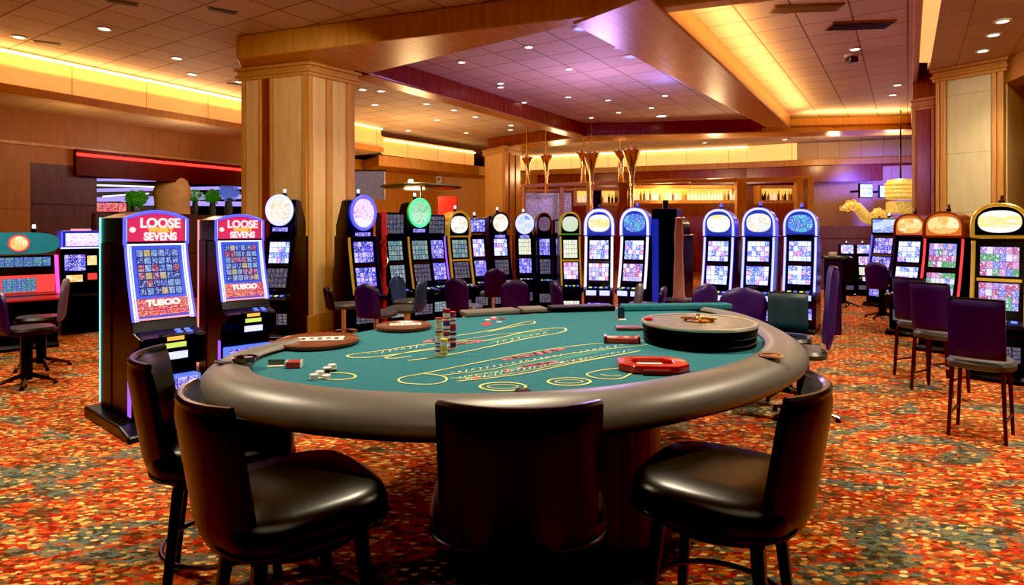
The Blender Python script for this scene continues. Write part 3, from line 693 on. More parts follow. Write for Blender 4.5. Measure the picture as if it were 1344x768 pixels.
line_px(ly, [(505,470),(515,471),(540,468)], 0.012); line_px(ly, [(600,448),(650,440),(720,434)], 0.008)
ly.build('layout_line', 'felt_line', table)
lw = MB()
def dash_row(mb, p0, p1, n, w, seed):
    r = random.Random(seed)
    for k in range(n):
        t = (k+0.5)/n; x = p0[0]+(p1[0]-p0[0])*t; y = p0[1]+(p1[1]-p0[1])*t
        q = r.choice([[(x-2.4,y+.8),(x,y-1.2),(x+2.4,y)], [(x-2.5,y),(x+2.5,y-.8)], [(x+.5,y-1.6),(x-.5,y+1.4)], [(x-2,y-1),(x+2,y-1.2),(x,y+1.2)]])
        line_px(mb, q, 0.006)
dash_row(lw, (590,491), (820,453), 26, 0.01, 1); dash_row(lw, (610,499), (830,460), 30, 0.01, 2)
dash_row(lw, (480,466), (560,454), 9, 0.01, 3); dash_row(lw, (640,452), (720,437), 9, 0.01, 4); dash_row(lw, (600,497), (780,470), 26, 0.01, 5)
lw.build('layout_marking', 'felt_white', table)['kind'] = 'stuff'
blot_n = [0]
def blot(pts, m, name='layout_patch'):
    blot_n[0] += 1; z_ = {'felt_green': 0.0006, 'felt_pink': 0.0009}.get(m, 0.0013) + 0.00004*blot_n[0]
    P = [U(x, y, ZF) - T0 + Vector((0,0,z_)) for x, y in pts]
    MB().add(P, [tuple(range(len(P)))]).build(name, m, table)
lp = MB(); rp_ = random.Random(5)
for (x0, y0, x1, y1, n) in ((590,453,630,448,9),(562,448,584,445,5),(666,472,735,460,13),(686,482,726,476,9)):
    for k in range(n):
        t = k/(n-1); x = x0+(x1-x0)*t; y = y0+(y1-y0)*t + rp_.uniform(-0.6,0.6)
        line_px(lp, [(x-5, y+1.6), (x, y-0.4), (x+5, y-1.8)], 0.030)
lp.build('layout_pattern', 'felt_pink', table)['kind'] = 'stuff'
blot([(590,497),(800,456),(812,458),(610,499)], 'felt_green'); blot([(640,447),(700,436),(712,438),(650,450)], 'felt_green')
for (x, y) in ((624,496),(666,487),(713,479),(641,425),(637,426),(648,418)):
    blot(ell(x, y, 5, 2.2, 8), 'felt_red')

def place(px, py, z=ZF): return U(px, py, z)
# wheel
wc = A(917, 3.60, ZF + 0.001)
wh = root('roulette_wheel', wc, 0, 'black roulette wheel with metal turret standing on the teal felt', 'roulette wheel')
MB().lathe([(0.0,0.0),(0.318,0.0),(0.322,0.022),(0.312,0.028),(0.318,0.034),(0.324,0.060),(0.314,0.066),(0.322,0.072),(0.328,0.104),(0.326,0.112),(0.0,0.112)], 64).build('bowl', 'wheel_black', wh)
MB().lathe([(0.300,0.108),(0.330,0.108),(0.333,0.118),(0.328,0.125),(0.305,0.123),(0.300,0.108)], 64).build('rim', 'wheel_rim', wh)
MB().lathe([(0.0,0.112),(0.30,0.112),(0.302,0.119),(0.18,0.122),(0.0,0.124)], 64).build('rotor', 'wheel_top', wh)
tu = MB().lathe([(0.0,0.124),(0.09,0.124),(0.085,0.132),(0.04,0.138),(0.02,0.15),(0.012,0.165),(0.0,0.168)], 24).build('turret', 'brass', wh)
MB().tube([(-0.10,0.02,0.140),(0.10,-0.02,0.140)], 0.008, 8).build('turret_arm', 'brass', tu)
MB().tube([(0.02,0.10,0.140),(-0.02,-0.10,0.140)], 0.008, 8).build('turret_arm', 'brass', tu)
MB().lathe([(0.0,0.119),(0.026,0.119),(0.03,0.128),(0.02,0.134),(0,0.136)], 16, (-0.285,0.06,0.002)).build('ball_release', 'red_acrylic', wh)
# trays
def tray(px, py, r, label, m):
    p = place(px, py); t = root('drinks_tray', p + Vector((0,0,0.001)), 10, label, 'tray')
    MB().lathe([(0,0),(r*0.96,0),(r,0.012),(r,0.024),(r*0.95,0.03),(r*0.92,0.026),(0,0.026)], 48).build('board', 'tray_wood', t)
    MB().box(-r*0.5, r*0.62, -r*0.22, r*0.32, 0.0265, 0.0285).build('placard', 'paper', t)
    rg = MB()
    for k in range(5): rg.box(-r*0.4+k*r*0.2, -r*0.4+k*r*0.2+r*0.1, -r*0.1+0.02*(k%2), r*0.16, 0.0286, 0.0292)
    rg.build('printed_marks', m, t)
    return t
tray(417, 451.5, 0.235, 'round dark wood tray with white placard at the near left table edge', 'dark_red')
tray(530, 431.5, 0.185, 'smaller round wood tray with white placard farther along the left table edge', 'felt_pink')
# chips
chip0 = MB().lathe([(0,0),(0.019,0),(0.020,0.001),(0.020,0.0065),(0.019,0.0075),(0,0.0075)], 16).build('casino_chip', 'chip_white')
chips = {}
for k in ('chip_white','chip_red','chip_blue','chip_yellow','chip_black'):
    me = chip0.data.copy(); me.materials.clear(); me.materials.append(M[k]); chips[k] = me
bpy.data.objects.remove(chip0)
def chip(px, py, z, m, label, group):
    p = place(px, py); o = bpy.data.objects.new('casino_chip', chips[m]); col.objects.link(o)
    o.location = (p.x + random.uniform(-.0015,.0015), p.y + random.uniform(-.0015,.0015), z); tag(o, label, 'casino chip', group)
for (px, py, n, pal, nm) in ((576,467,26,['chip_white','chip_blue','chip_white','chip_yellow'],'nearest left'), (586,461,30,['chip_blue','chip_white','chip_red','chip_white'],'middle'), (594,458,27,['chip_white','chip_blue','chip_red'],'right'), (583,468,12,['chip_yellow','chip_yellow','chip_white'],'short yellow front')):
    for k in range(n):
        chip(px, py, ZF+0.001+k*0.0077, 'chip_red' if k == n-1 and nm != 'short yellow front' else random.choice(pal), 'casino chip in the %s stack of the tall cluster on the felt' % nm, 'chips in the %s stack' % nm)
for (px, py, n) in ((412,498,3),(420,494,3),(429,491,4),(436,487,4),(428,497,2)):
    for k in range(n):
        chip(px, py, ZF+0.001+k*0.0077, random.choice(['chip_white','chip_black','chip_white']), 'white or black chip in the low pile on the near left felt', 'chips in the low pile at near left')
for (px, py) in ((640,421),(648,418),(655,424),(660,419)):
    chip(px, py, ZF+0.001, random.choice(['chip_red','chip_white']), 'loose chip lying on the far felt near the back rail', 'loose chips on the far felt')
# things resting on the rail at left and front
def railz(px, py): return ZF + 0.036
r_ = root('ashtray', U(322,474,ZF+0.037), 0, 'round chrome ashtray with black chips on the left padded rail', 'ashtray')
MB().lathe([(0,0),(0.055,0),(0.06,0.02),(0.05,0.022),(0.045,0.008),(0,0.008)], 24).build('dish', 'dark_chrome', r_)
MB().lathe([(0,0.008),(0.02,0.008),(0.02,0.018),(0,0.018)], 16, (0.012,0.01,0)).build('butt_rest', 'chrome', r_)
for i, (px, py) in enumerate(((286,476),(292,478),(298,477))):
    p = U(px, py, ZF+0.034)
    o = bpy.data.objects.new('casino_chip', chips['chip_black']); col.objects.link(o); o.location = p; tag(o, 'black chip lying at the outer left corner of the padded rail', 'casino chip', 'black chips on the left rail')
p = U(686,517,ZF+0.001); pk = root('dealer_puck', p, 0, 'small black puck marker at the near felt edge beyond the middle stool', 'marker')
MB().lathe([(0,0),(0.030,0),(0.033,0.006),(0.033,0.012),(0.028,0.018),(0,0.018)], 24).build('disc', 'black_gloss', pk)
MB().box(-0.010,0.010,-0.003,0.003,0.018,0.020).build('inlay', 'gold_trim', pk)
p = U(1012,468,ZF+0.037); cu_ = root('cup_holder', p, 20, 'small brass cup plate set into the right padded rail', 'cup holder')
MB().lathe([(0,0),(0.055,0),(0.06,0.004),(0.052,0.008),(0.045,0.004),(0,0.004)], 24).build('plate', 'brass', cu_)
# card box
p = place(386,482); cb = root('card_box', p + Vector((0,0,0.001)), 8, 'small red and white card box on the near left felt', 'card box')
MB().box(-0.032,0.032,-0.03,0.03,0,0.03).build('box_body', 'red_acrylic', cb, 0.003); MB().box(0.0325,0.036,-0.03,0.03,0,0.03).build('box_end', 'paper', cb); MB().box(-0.036,-0.0325,-0.03,0.03,0,0.03).build('box_end', 'paper', cb)
p = place(364,481); cs = root('card_stand', p + Vector((0,0,0.001)), 8, 'low clear card stand beside the red card box', 'card stand')
MB().box(-0.045,0.03,-0.02,0.02,0,0.004).build('foot', 'white_plastic', cs); MB().box(-0.045,0.03,0.012,0.016,0.004,0.03).build('lip', 'vase_glass', cs)
# red trays near the wheel
p = place(856,484); rt = root('chip_tray', p + Vector((0,0,0.001)), -4, 'bright red octagonal plastic tray on the felt before the wheel', 'tray')
def octo(w, d, c): return [(-w+c,-d),(w-c,-d),(w,-d+c),(w,d-c),(w-c,d),(-w+c,d),(-w,d-c),(-w,-d+c)]
ring_o, ring_i = octo(0.165,0.115,0.06), octo(0.095,0.06,0.03)
mo = MB(); n = 8
vs = [(x,y,z) for z in (0,0.036) for x, y in ring_o] + [(x,y,z) for z in (0.036,0.012) for x, y in ring_i]
fs = [(i,(i+1)%n,n+(i+1)%n,n+i) for i in range(n)] + [(n+i,n+(i+1)%n,2*n+(i+1)%n,2*n+i) for i in range(n)] + [(2*n+i,2*n+(i+1)%n,3*n+(i+1)%n,3*n+i) for i in range(n)] + [tuple(3*n+i for i in range(n)), tuple(reversed(range(n)))]
mo.add(vs, fs).build('tray_body', 'red_acrylic', rt, 0.006)
MB().box(-0.07,0.05,-0.04,0.03,0.0125,0.022).build('card_pack', 'paper', rt, 0.002)
MB().box(-0.065,0.065,-0.145,-0.112,0,0.026).build('front_lip', 'dark_red', rt, 0.006)
p = place(816,450); rb_ = root('card_shoe', p + Vector((0,0,0.001)), -6, 'long low red acrylic card shoe left of the wheel', 'card shoe')
MB().box(-0.098,0.098,-0.035,0.035,0,0.034).build('shoe_body', 'red_acrylic', rb_, 0.006); MB().box(-0.105,-0.085,-0.04,0.04,0,0.042).build('end_cap', 'dark_red', rb_, 0.004); MB().box(0.088,0.104,-0.04,0.04,0,0.042).build('end_cap', 'dark_red', rb_, 0.004)
p = place(826,433); pd = root('dealer_paddle', p + Vector((0,0,0.001)), -3, 'flat brown wood paddle lying behind the red card shoe', 'paddle')
MB().box(-0.09,0.085,-0.05,0.05,0.0,0.022).build('blade', 'tray_wood', pd, 0.006); MB().box(0.086,0.10,-0.02,0.02,0.004,0.018).build('handle', 'paper', pd, 0.003)
p = place(815,420); ac = root('card_holder', p + Vector((0,0,0.001)), 0, 'clear acrylic upright card holder on the far felt left of the wheel', 'card holder')
MB().box(-0.035,0.035,-0.03,0.03,0,0.005).build('foot', 'white_plastic', ac); MB().box(-0.035,-0.028,-0.03,0.03,0.005,0.09).build('side', 'glitter', ac); MB().box(-0.028,0.03,0.022,0.03,0.005,0.09).build('back_plate', 'teal_vinyl', ac)

# ------------------------------------------------------------------ seating
def rot_pts(c, r, z, n=32, e=2.6, ry=None):
    return [Vector((c[0]+r*math.copysign(abs(math.cos(2*PI*k/n))**(2/e), math.cos(2*PI*k/n)), c[1]+(ry or r)*math.copysign(abs(math.sin(2*PI*k/n))**(2/e), math.sin(2*PI*k/n)), z)) for k in range(n)]
def curved_back(w0, w1, z0, z1, th, yb, bend, lean, roundtop=0.0, n=14, m=12):
    # a padded back: closed loft of horizontal rings from bottom to top
    rings = []
    for i in range(m+1):
        t = i/m; z = z0+(z1-z0)*t; w = w0+(w1-w0)*t
        if roundtop:
            tt = max(0, (t-(1-roundtop))/roundtop); w *= math.sqrt(max(0.05, 1-tt**2.6*0.95))
        tk = th*(0.35 if i in (0, m) else 0.8 if i in (1, m-1) else 1.0)
        if i == m: z -= 0.0
        f, b = [], []
        for k in range(n+1):
            s = -1+2*k/n; x = s*w/2
            y = yb + lean*t - bend*(abs(s)**2.2)
            kk = 0.55 if k in (0, n) else 0.92 if k in (1, n-1) else 1.0
            f.append(Vector((x, y - tk*kk/2, z))); b.append(Vector((x, y + tk*kk/2, z)))
        rings.append(f + list(reversed(b)))
    return rings
def game_stool(label, X, Y, phi, sc_=1.0, bw=0.47):
    r = root('leather_stool', (X, Y, 0), phi, label, 'stool'); r.scale = (1, 1, 0.965)
    zt = 1.06
    cus = [rot_pts((0,-0.01), q, z, 36, 3.4, q*0.95) for q, z in ((0.22,0.565),(0.272,0.58),(0.292,0.61),(0.292,0.655),(0.280,0.688),(0.246,0.710),(0.14,0.720),(0.05,0.723))]
    MB().loft(cus).build('seat_cushion', 'black_leather', r)
    rg = MB(); pts = [p + Vector((0,0,0)) for p in rot_pts((0,-0.01), 0.290, 0.60, 36, 3.4, 0.276)]
    rg.tube(pts, 0.007, 6, True).build('seat_piping', 'stool_edge', r)
    b = MB().loft(curved_back(bw-0.025, bw, 0.575, zt, 0.055, 0.262, 0.085, 0.075, 0)).build('backrest', 'black_leather', r)
    top = []
    for k in range(17):
        s = -1+2*k/16; top.append(Vector((s*(bw/2-0.010), 0.262+0.075-0.085*abs(s)**2.2, zt-0.008)))
    MB().tube(top, 0.017, 8).build('back_roll', 'stool_edge', r)
    MB().lathe([(0,0.535),(0.235,0.535),(0.25,0.545),(0.25,0.575),(0,0.575)], 36, (0,-0.01,0)).build('seat_pan', 'ebony', r)
    for sx in (-1, 1):
        for sy in (-1, 1):
            MB().tube([(sx*0.165, sy*0.165-0.01, 0.535), (sx*0.215, sy*0.215-0.01, 0.0)], 0.030, 4, False, 0.022).build('leg', 'ebony', r, 0.004)
    MB().tube([(0.245*math.cos(2*PI*k/36), 0.245*math.sin(2*PI*k/36)-0.01, 0.22) for k in range(36)], 0.011, 8, True).build('foot_ring', 'dark_chrome', r)
    return r
game_stool('black leather stool with its back to the camera at middle front of the table', 0.018, 2.10, 181, bw=0.51)
game_stool('black leather stool at front left, seat turned right, facing the table', -0.76, 2.10, 129)
game_stool('black leather stool at front right, seat turned left, facing the table', 0.76, 2.20, 236)
game_stool('black leather stool edge-on at far left, half behind the front left stool', -1.25, 2.64, 113)


def slot_chair(label, px, ytop, phi, vinyl, base='pedestal', zt=0.96, bw=0.36, shape='round', seatm='grey_cushion', group=None, Y=None, z0=0.52):
    s = (ytop-HZ)/(HC-zt); Y = Y or F/s
    p = A(px, Y)
    r = root('slot_chair', p, phi, label, 'chair', group)
    yb = 0.19
    # shift so that the backrest, not the seat, sits at column px
    a = math.radians(phi); r.location.x += yb*math.sin(a); r.location.y += -yb*math.cos(a)
    MB().loft(curved_back(bw*(0.9 if shape == 'round' else 1.0), bw, z0, zt, 0.055, yb, 0.03, 0.05, 0.42 if shape == 'round' else 0.0, 14, 14)).build('backrest', vinyl, r)
    if shape != 'round':
        MB().tube([(x, yb+0.05-0.03*abs(x/(bw/2))**2.2, zt-0.006) for x in [bw*0.46*(-1+k/4) for k in range(9)]], 0.014, 6).build('back_trim', 'stool_edge', r)
    cus = [rot_pts((0,-0.03), q, z, 28, 3) for q, z in ((0.17,0.505),(0.205,0.515),(0.21,0.55),(0.19,0.575),(0.08,0.584))]
    MB().loft(cus).build('seat', seatm, r)
    if base == 'pedestal':
        MB().lathe([(0.03,0.05),(0.03,0.50)], 14).build('post', 'chrome', r)
        MB().lathe([(0,0),(0.21,0),(0.215,0.012),(0.06,0.035),(0.032,0.06),(0,0.06)], 28).build('base', 'dark_chrome', r)
        MB().tube([(0.16*math.cos(2*PI*k/24), 0.16*math.sin(2*PI*k/24)-0.02, 0.20) for k in range(24)], 0.009, 6, True).build('foot_ring', 'chrome', r)
    elif base == 'post':
        MB().box(-0.045,0.045,-0.045,0.045,0.05,0.505).build('post', 'black_gloss', r, 0.008)
        for k in range(5):
            t = 2*PI*k/5+0.3
            MB().tube([(0.03*math.cos(t),0.03*math.sin(t),0.10),(0.26*math.cos(t),0.26*math.sin(t),0.03)], 0.022, 6, False, 0.015).build('base_arm', 'dark_chrome', r)
            MB().lathe([(0,0),(0.018,0),(0.022,0.012),(0.016,0.026),(0,0.03)], 10, (0.255*math.cos(t),0.255*math.sin(t),0)).build('caster', 'black_gloss', r)
    else:
        for sx in (-1, 1):
            for sy in (-1, 1):
                MB().tube([(sx*0.15, sy*0.15, 0.51), (sx*0.17, sy*0.17, 0)], 0.018, 4, False, 0.015).build('leg', 'red_leg', r)
        for sx in (-1, 1):
            MB().tube([(sx*0.165, -0.166, 0.16), (sx*0.165, 0.166, 0.16)], 0.011, 4).build('side_rail', 'red_leg', r)
        MB().tube([(-0.166, -0.166, 0.20), (0.166, -0.166, 0.20)], 0.012, 6).build('foot_rail', 'chrome', r)
    return r
# right bank
slot_chair('purple square-backed chair on four legs, nearest at right before the gold machine', 1281, 394, 134, 'purple_vinyl', 'legs', 1.04, 0.34, 'square', Y=4.45, z0=0.60)
slot_chair('purple square-backed chair on four legs, middle of the right bank row', 1221, 385, 122, 'purple_vinyl', 'legs', 1.04, 0.33, 'square', Y=5.7, z0=0.60)
slot_chair('purple square-backed chair farthest in the right bank row, mostly behind its neighbour', 1194, 381, 116, 'purple_vinyl', 'legs', 1.04, 0.33, 'square', Y=6.3, z0=0.60)
# far right small chairs
slot_chair('small purple chair far right in front of the blue-lit machine seen side-on', 1150, 352, 120, 'purple_vinyl', 'post', 0.98, 0.40, Y=10.4)
slot_chair('dark chair far right in front of the two small white-screened machines', 1110, 341, 165, 'black_leather', 'post', 1.0, 0.42, Y=12.0, seatm='black_leather')
# behind the table
slot_chair('wide purple chair behind the wheel facing the blue machines', 975, 383, 172, 'purple_vinyl_lit', 'pedestal', 0.98, 0.46, 'round', Y=5.9)
slot_chair('purple chair left of the wide one, before the left blue machine', 925, 377, 205, 'purple_vinyl_lit', 'pedestal', 0.97, 0.34, 'round', Y=6.4)
tl = slot_chair('square teal-backed stool across the table right of the wheel', 1034, 387, -26, 'teal_vinyl', 'post', 0.94, 0.35, 'square', 'black_leather', Y=5.75, z0=0.60)
pb = slot_chair('tall purple-backed stool edge-on at right of the table with a grey seat', 1088, 352, -112, 'purple_vinyl_lit', 'post', 1.24, 0.32, 'square', Y=4.9, z0=0.60)
# row before the far machines
slot_chair('purple round-backed chair in front of the tall violet-topped machine', 482, 372, 160, 'purple_vinyl', zt=0.92, bw=0.34)
slot_chair('rounded blue chair between the purple one and the green-topped machine', 522, 374, 60, 'blue_vinyl', zt=0.88, bw=0.32, Y=8.5)
slot_chair('blue chair seen edge-on under the green-topped machine', 552, 368, -100, 'blue_vinyl', zt=0.92, bw=0.36, Y=7.6)
slot_chair('purple chair in front of the gold-edged arch machine', 599, 364, 155, 'purple_vinyl', zt=0.94, bw=0.34, Y=7.6)
slot_chair('small purple chair deepest in the row before the white-topped machine', 650, 352, 190, 'purple_vinyl', zt=0.95, bw=0.36, Y=9.2)
slot_chair('purple chair squarely back-on behind the far brown rail', 676, 367, 180, 'purple_vinyl', zt=0.95, bw=0.36)
slot_chair('purple chair edge-on left of the green and gold machine', 731, 368, 105, 'purple_vinyl', zt=0.95, bw=0.36)
slot_chair('mauve chair edge-on before the bright blue aqua machine', 836, 372, -96, 'mauve_vinyl', zt=0.95, bw=0.34)
slot_chair('low purple round chair by the pink post', 868, 386, 250, 'purple_vinyl', zt=0.80, bw=0.34, Y=7.9, z0=0.48)
slot_chair('small dark chair under the violet-topped machine, left of the purple chair', 432, 388, 120, 'black_leather', zt=0.80, bw=0.30, Y=7.9, z0=0.5, seatm='grey_cushion')
# left bank
slot_chair('dark purple chair cut by the left edge of view before the red machine', 2, 378, 140, 'purple_vinyl', 'post', 0.96, 0.38, Y=5.9, seatm='black_leather')
slot_chair('grey-mauve chair edge-on right of the red machine', 82, 370, -58, 'mauve_vinyl', 'post', 0.98, 0.38, Y=6.9, seatm='black_leather')

# ------------------------------------------------------------------ slot machines
def yf(z, lean=0.17, top=1.42, bot=0.62, y0=-0.12):
    if z >= top: return y0
    t = min(1.0, (top-z)/(top-bot)); return y0 - lean*t**1.35
def patch(w0, w1, z0, z1, o, n=8, cx=0.0, fy=yf):
    rows = []
    for i in range(n+1):
        z = z0+(z1-z0)*i/n; w = w0+(w1-w0)*i/n
        rows.append([Vector((cx-w/2, fy(z)-o, z)), Vector((cx+w/2, fy(z)-o, z))])
    return MB().sheet(rows)
def arch_outline(w, z0, z1, n=20, e=2.3):
    r = w/2; zc = z0 + (z1-z0)*0.35; out = [(-r, z0)]
    for k in range(n+1):
        a = PI - PI*k/n; c, s = math.cos(a), math.sin(a)
        out.append((r*math.copysign(abs(c)**(2/e), c), zc + (z1-zc)*abs(s)**(2/e)))
    out.append((r, z0)); return out
def candle(r, x, y, z, m='candle'):
    MB().lathe([(0,0),(0.028,0),(0.028,0.05),(0.024,0.06),(0,0.06)], 12, (x,y,z)).build('candle_base', 'black_gloss', r)
    MB().lathe([(0,0.0),(0.020,0.0),(0.020,0.05),(0,0.055)], 12, (x,y,z+0.06)).build('candle_lamp', m, r)
def cabinet(r, w, body, htop=1.44, depth=0.34, fy=yf, deck=0.62, m_side=None):
    prof = [(depth,0.08),(depth,htop),(fy(htop)+0.03,htop)]
    for i in range(13):
        z = htop-0.02-(htop-0.02-deck)*i/12; prof.append((fy(z), z))
    d = fy(deck)
    prof += [(d-0.14,deck-0.035),(d-0.15,deck-0.075),(d-0.02,deck-0.13),(d+0.02,deck-0.20),(d+0.02,0.08)]
    MB().extr_x(prof, -w/2, w/2).build('cabinet', body, r, 0.008)
    MB().extr_x([(depth+0.02,0),(depth+0.02,0.08),(d-0.06,0.08),(d-0.10,0.04),(d-0.10,0)], -w/2-0.002, w/2+0.002).build('base_plinth', 'black_gloss', r, 0.01)
    return d
def slot(label, px, Y, phi, w=0.52, body='black_gloss', trim='neon_white', up='scr_white', lo='scr_white', topper='arch', tface='top_pearl', tframe='neon_white', tbody='blue_gloss', tz=(1.43,1.85), cnd='candle', sides=True, trim_l=None, neon_r=0.014, side=None, deckm='scr_dim', label_extra=None, group=None, tw=None):
    r = root('slot_machine', A(px, Y), phi, label, 'slot machine', group)
    d = cabinet(r, w, body)
    sw = w*0.66
    MB().extr_x([(yf(z)-0.004, z) for z in (1.42,1.2,1.0,0.8,0.64)] + [(yf(z)+0.02, z) for z in (0.64,0.8,1.0,1.2,1.42)], -w*0.41, w*0.41).build('screen_surround', 'black_gloss', r)
    patch(sw, sw, 1.06, 1.36, 0.012).build('upper_screen', up, r)
    patch(sw, sw*1.04, 0.72, 0.99, 0.012).build('lower_screen', lo, r)
    MB().extr_x([(yf(z)-0.02, z) for z in (1.035,1.005)] + [(yf(z), z) for z in (1.005,1.035)], -w*0.38, w*0.38).build('mid_bar', 'dark_chrome' if trim != 'gold_trim' else 'gold_trim', r)
    if sides:
        for sx in (-1, 1):
            m = trim_l if (trim_l and sx < 0) else trim
            if m is None: continue
            if m in ('neon_white', 'neon_ice'):
                patch(0.085, 0.085, 0.60, 1.42, 0.003, 10, sx*(w/2-0.043)).build('halo_strip', 'halo_blue', r)  # blue halo of the neon, built as a glowing band
            MB().tube([(sx*w*0.455, yf(z)-0.006, z) for z in [0.60+0.82*i/14 for i in range(15)]], neon_r, 8).build('light_strip', m, r)
    # button deck, bill slot, belly light and tray
    dk = MB().extr_x([(d-0.005,0.627),(d-0.142,0.590),(d-0.142,0.580),(d-0.005,0.615)], -w*0.42, w*0.42).build('button_deck', 'navy_gloss', r)
    for k in range(4):
        x = -w*0.32 + k*w*0.18
        MB().add([(x,d-0.03,0.624),(x+w*0.11,d-0.03,0.624),(x+w*0.11,d-0.085,0.609),(x,d-0.085,0.609)], [(0,1,2,3)]).build('button', 'lit_blue' if k % 2 else 'lime_slip', dk)
    MB().box(-w*0.30, w*0.08, d-0.05, d+0.0, 0.655, 0.695).build('bill_slot', 'navy_gloss', r, 0.004)
    MB().add([(-w*0.38,d+0.012,0.20),(w*0.38,d+0.012,0.20),(w*0.38,d+0.012,0.36),(-w*0.38,d+0.012,0.36)], [(0,1,2,3)], [[(0,0),(1,0),(1,1),(0,1)]]).build('belly_glass', deckm, r)
    if deckm == 'scr_blue':
        for xa, xb in ((-0.40,-0.06),(0.06,0.40)):
            MB().box(w*xa, w*xb, d-0.165, d-0.14, 0.50, 0.575).build('deck_light', 'neon_ice', r, 0.006)
    # topper
    z0, z1 = tz; tw = tw or w; yt = -0.13
    if topper == 'arch':
        out = arch_outline(tw, z0, z1)
        tp = MB().extr_y(out, yt, 0.20).build('topper', tbody, r, 0.012)
        pts = [(x*0.95, yt-0.012, z0+0.01+(z-z0)*0.96) for x, z in out]
        if tframe in ('neon_white', 'neon_ice'): MB().tube([(x, y+0.022, z) for x, y, z in pts], neon_r*1.7, 8).build('topper_halo', 'halo_blue', tp)  # neon halo built as a wider glowing tube
        MB().tube(pts, neon_r, 8).build('topper_trim', tframe, tp)
        inn = [Vector((x*0.86, yt-0.005, z0+0.03+(z-z0)*0.88)) for x, z in out]
        MB().disc_face(inn).build('topper_bezel', 'bezel_blue' if tframe.startswith('neon') else 'bezel_orange' if tframe == 'copper_gloss' and tface == 'top_amber' else 'black_gloss', tp)
        zc, rx, rz = z0+(z1-z0)*0.49, tw*0.375, (z1-z0)*0.33
        ov = [Vector((rx*math.copysign(abs(math.cos(a))**0.8, math.cos(a)), yt-0.010, zc+rz*math.copysign(abs(math.sin(a))**0.8, math.sin(a)))) for a in [2*PI*k/32 for k in range(32)]]
        MB().disc_face(ov).build('topper_glass', tface, tp)
    elif topper == 'round':
        rad = (z1-z0)/2; cz = (z0+z1)/2; tx = (tw or w)/2*0.9
        MB().extr_x([(0.335,1.42),(0.335,1.60),(0.12,z1-0.06),(-0.02,z1-0.05),(-0.06,1.42)], -w*0.46, w*0.46).build('topper_housing', body, r, 0.02)
        ring = [(tx*math.cos(2*PI*k/32), 0, rad*math.sin(2*PI*k/32)) for k in range(32)]
        tp = MB().loft([[Vector((x, -0.05, cz+z)) for x, _, z in ring], [Vector((x, -0.15, cz+z)) for x, _, z in ring]]).build('topper', tbody, r)
        MB().tube([(x*0.97, -0.155, cz+z*0.97) for x, _, z in ring], 0.022, 8, True).build('topper_trim', tframe, tp)
        MB().disc_face([Vector((x*0.86, -0.158, cz+z*0.86)) for x, _, z in ring]).build('topper_glass', tface, tp)
        MB().box(-w*0.36, w*0.36, -0.13, 0.0, z0-0.12, z0-0.01).build('jackpot_sign', 'navy_gloss', r)
        MB().add([(-w*0.26,-0.132,z0-0.09),(w*0.26,-0.132,z0-0.09),(w*0.26,-0.132,z0-0.035),(-w*0.26,-0.132,z0-0.035)], [(0,1,2,3)], [[(0,0),(1,0),(1,1),(0,1)]]).build('jackpot_digits', 'scr_blue', r)
    elif topper == 'rect':
        tp = MB().box(-tw/2, tw/2, yt, 0.18, z0, z1).build('topper', tbody, r, 0.02)
        MB().add([(-tw*0.42,yt-0.003,z0+0.03),(tw*0.42,yt-0.003,z0+0.03),(tw*0.42,yt-0.003,z1-0.03),(-tw*0.42,yt-0.003,z1-0.03)], [(0,1,2,3)], [[(0,0),(1,0),(1,1),(0,1)]]).build('topper_glass', tface, tp)
    if cnd: candle(r, 0.0, 0.02, z1-0.012, cnd)
    return r
CG = None
# round-topped machines by the column
slot('black slot machine with round pearl topper directly before the left column', 373, 8.8, -4, 0.44, 'black_gloss', None, 'scr_white', 'scr_dim', 'round', 'top_pearl', 'neon_ice', 'black_gloss', (1.60,2.02), 'candle', False, deckm='scr_dim', tw=0.42)
slot('tall black slot machine with violet oval topper and gold left edge', 471, 8.9, 40, 0.46, 'black_gloss', 'navy_gloss', 'scr_blue', 'scr_blue', 'round', 'top_violet', 'neon_blue', 'blue_gloss', (1.53,2.02), 'candle', True, 'gold_trim', 0.02, tw=0.42)
slot('dark slot machine with dim teal screens right of the red carved post', 513, 9.5, 38, 0.36, 'black_gloss', None, 'scr_teal', 'scr_teal', 'rect', 'scr_dim', None, 'black_gloss', (1.44,1.80), None, False, deckm='scr_teal')
slot('slot machine with glowing green round topper and gold left edge', 545, 9.8, 38, 0.42, 'black_gloss', 'navy_gloss', 'scr_teal', 'scr_dim', 'round', 'top_green', 'neon_green', 'green_gloss', (1.58,2.02), 'candle_green', True, 'gold_trim', 0.018, tw=0.40)
slot('slim slot machine with blue-violet screens right of the green-topped one', 568, 10.15, 36, 0.34, 'black_gloss', 'neon_purple', 'scr_blue', 'scr_blue', 'rect', 'scr_dim', None, 'navy_gloss', (1.44,1.78), None, True, deckm='scr_teal')
slot('slot machine with tall white arch topper and bright gold left edge', 598, 10.4, 32, 0.42, 'black_gloss', 'gold_trim', 'scr_teal', 'scr_dim', 'arch', 'top_pearl', 'gold_trim', 'gold_trim', (1.40,1.84), 'candle', True, None, 0.022)
slot('dark slot machine with small square topper right of the gold-edged arch machine', 623, 10.9, 30, 0.33, 'black_gloss', None, 'scr_white', 'scr_blue', 'rect', 'scr_blue', None, 'black_gloss', (1.46,1.74), 'candle', False, tw=0.34)
slot('dark slot machine with white oval topper and tall lamp near the corner column', 653, 11.2, 22, 0.38, 'black_gloss', 'navy_gloss', 'scr_white', 'scr_dim', 'round', 'top_pearl', 'dark_chrome', 'black_gloss', (1.47,1.84), 'candle', True, tw=0.38)
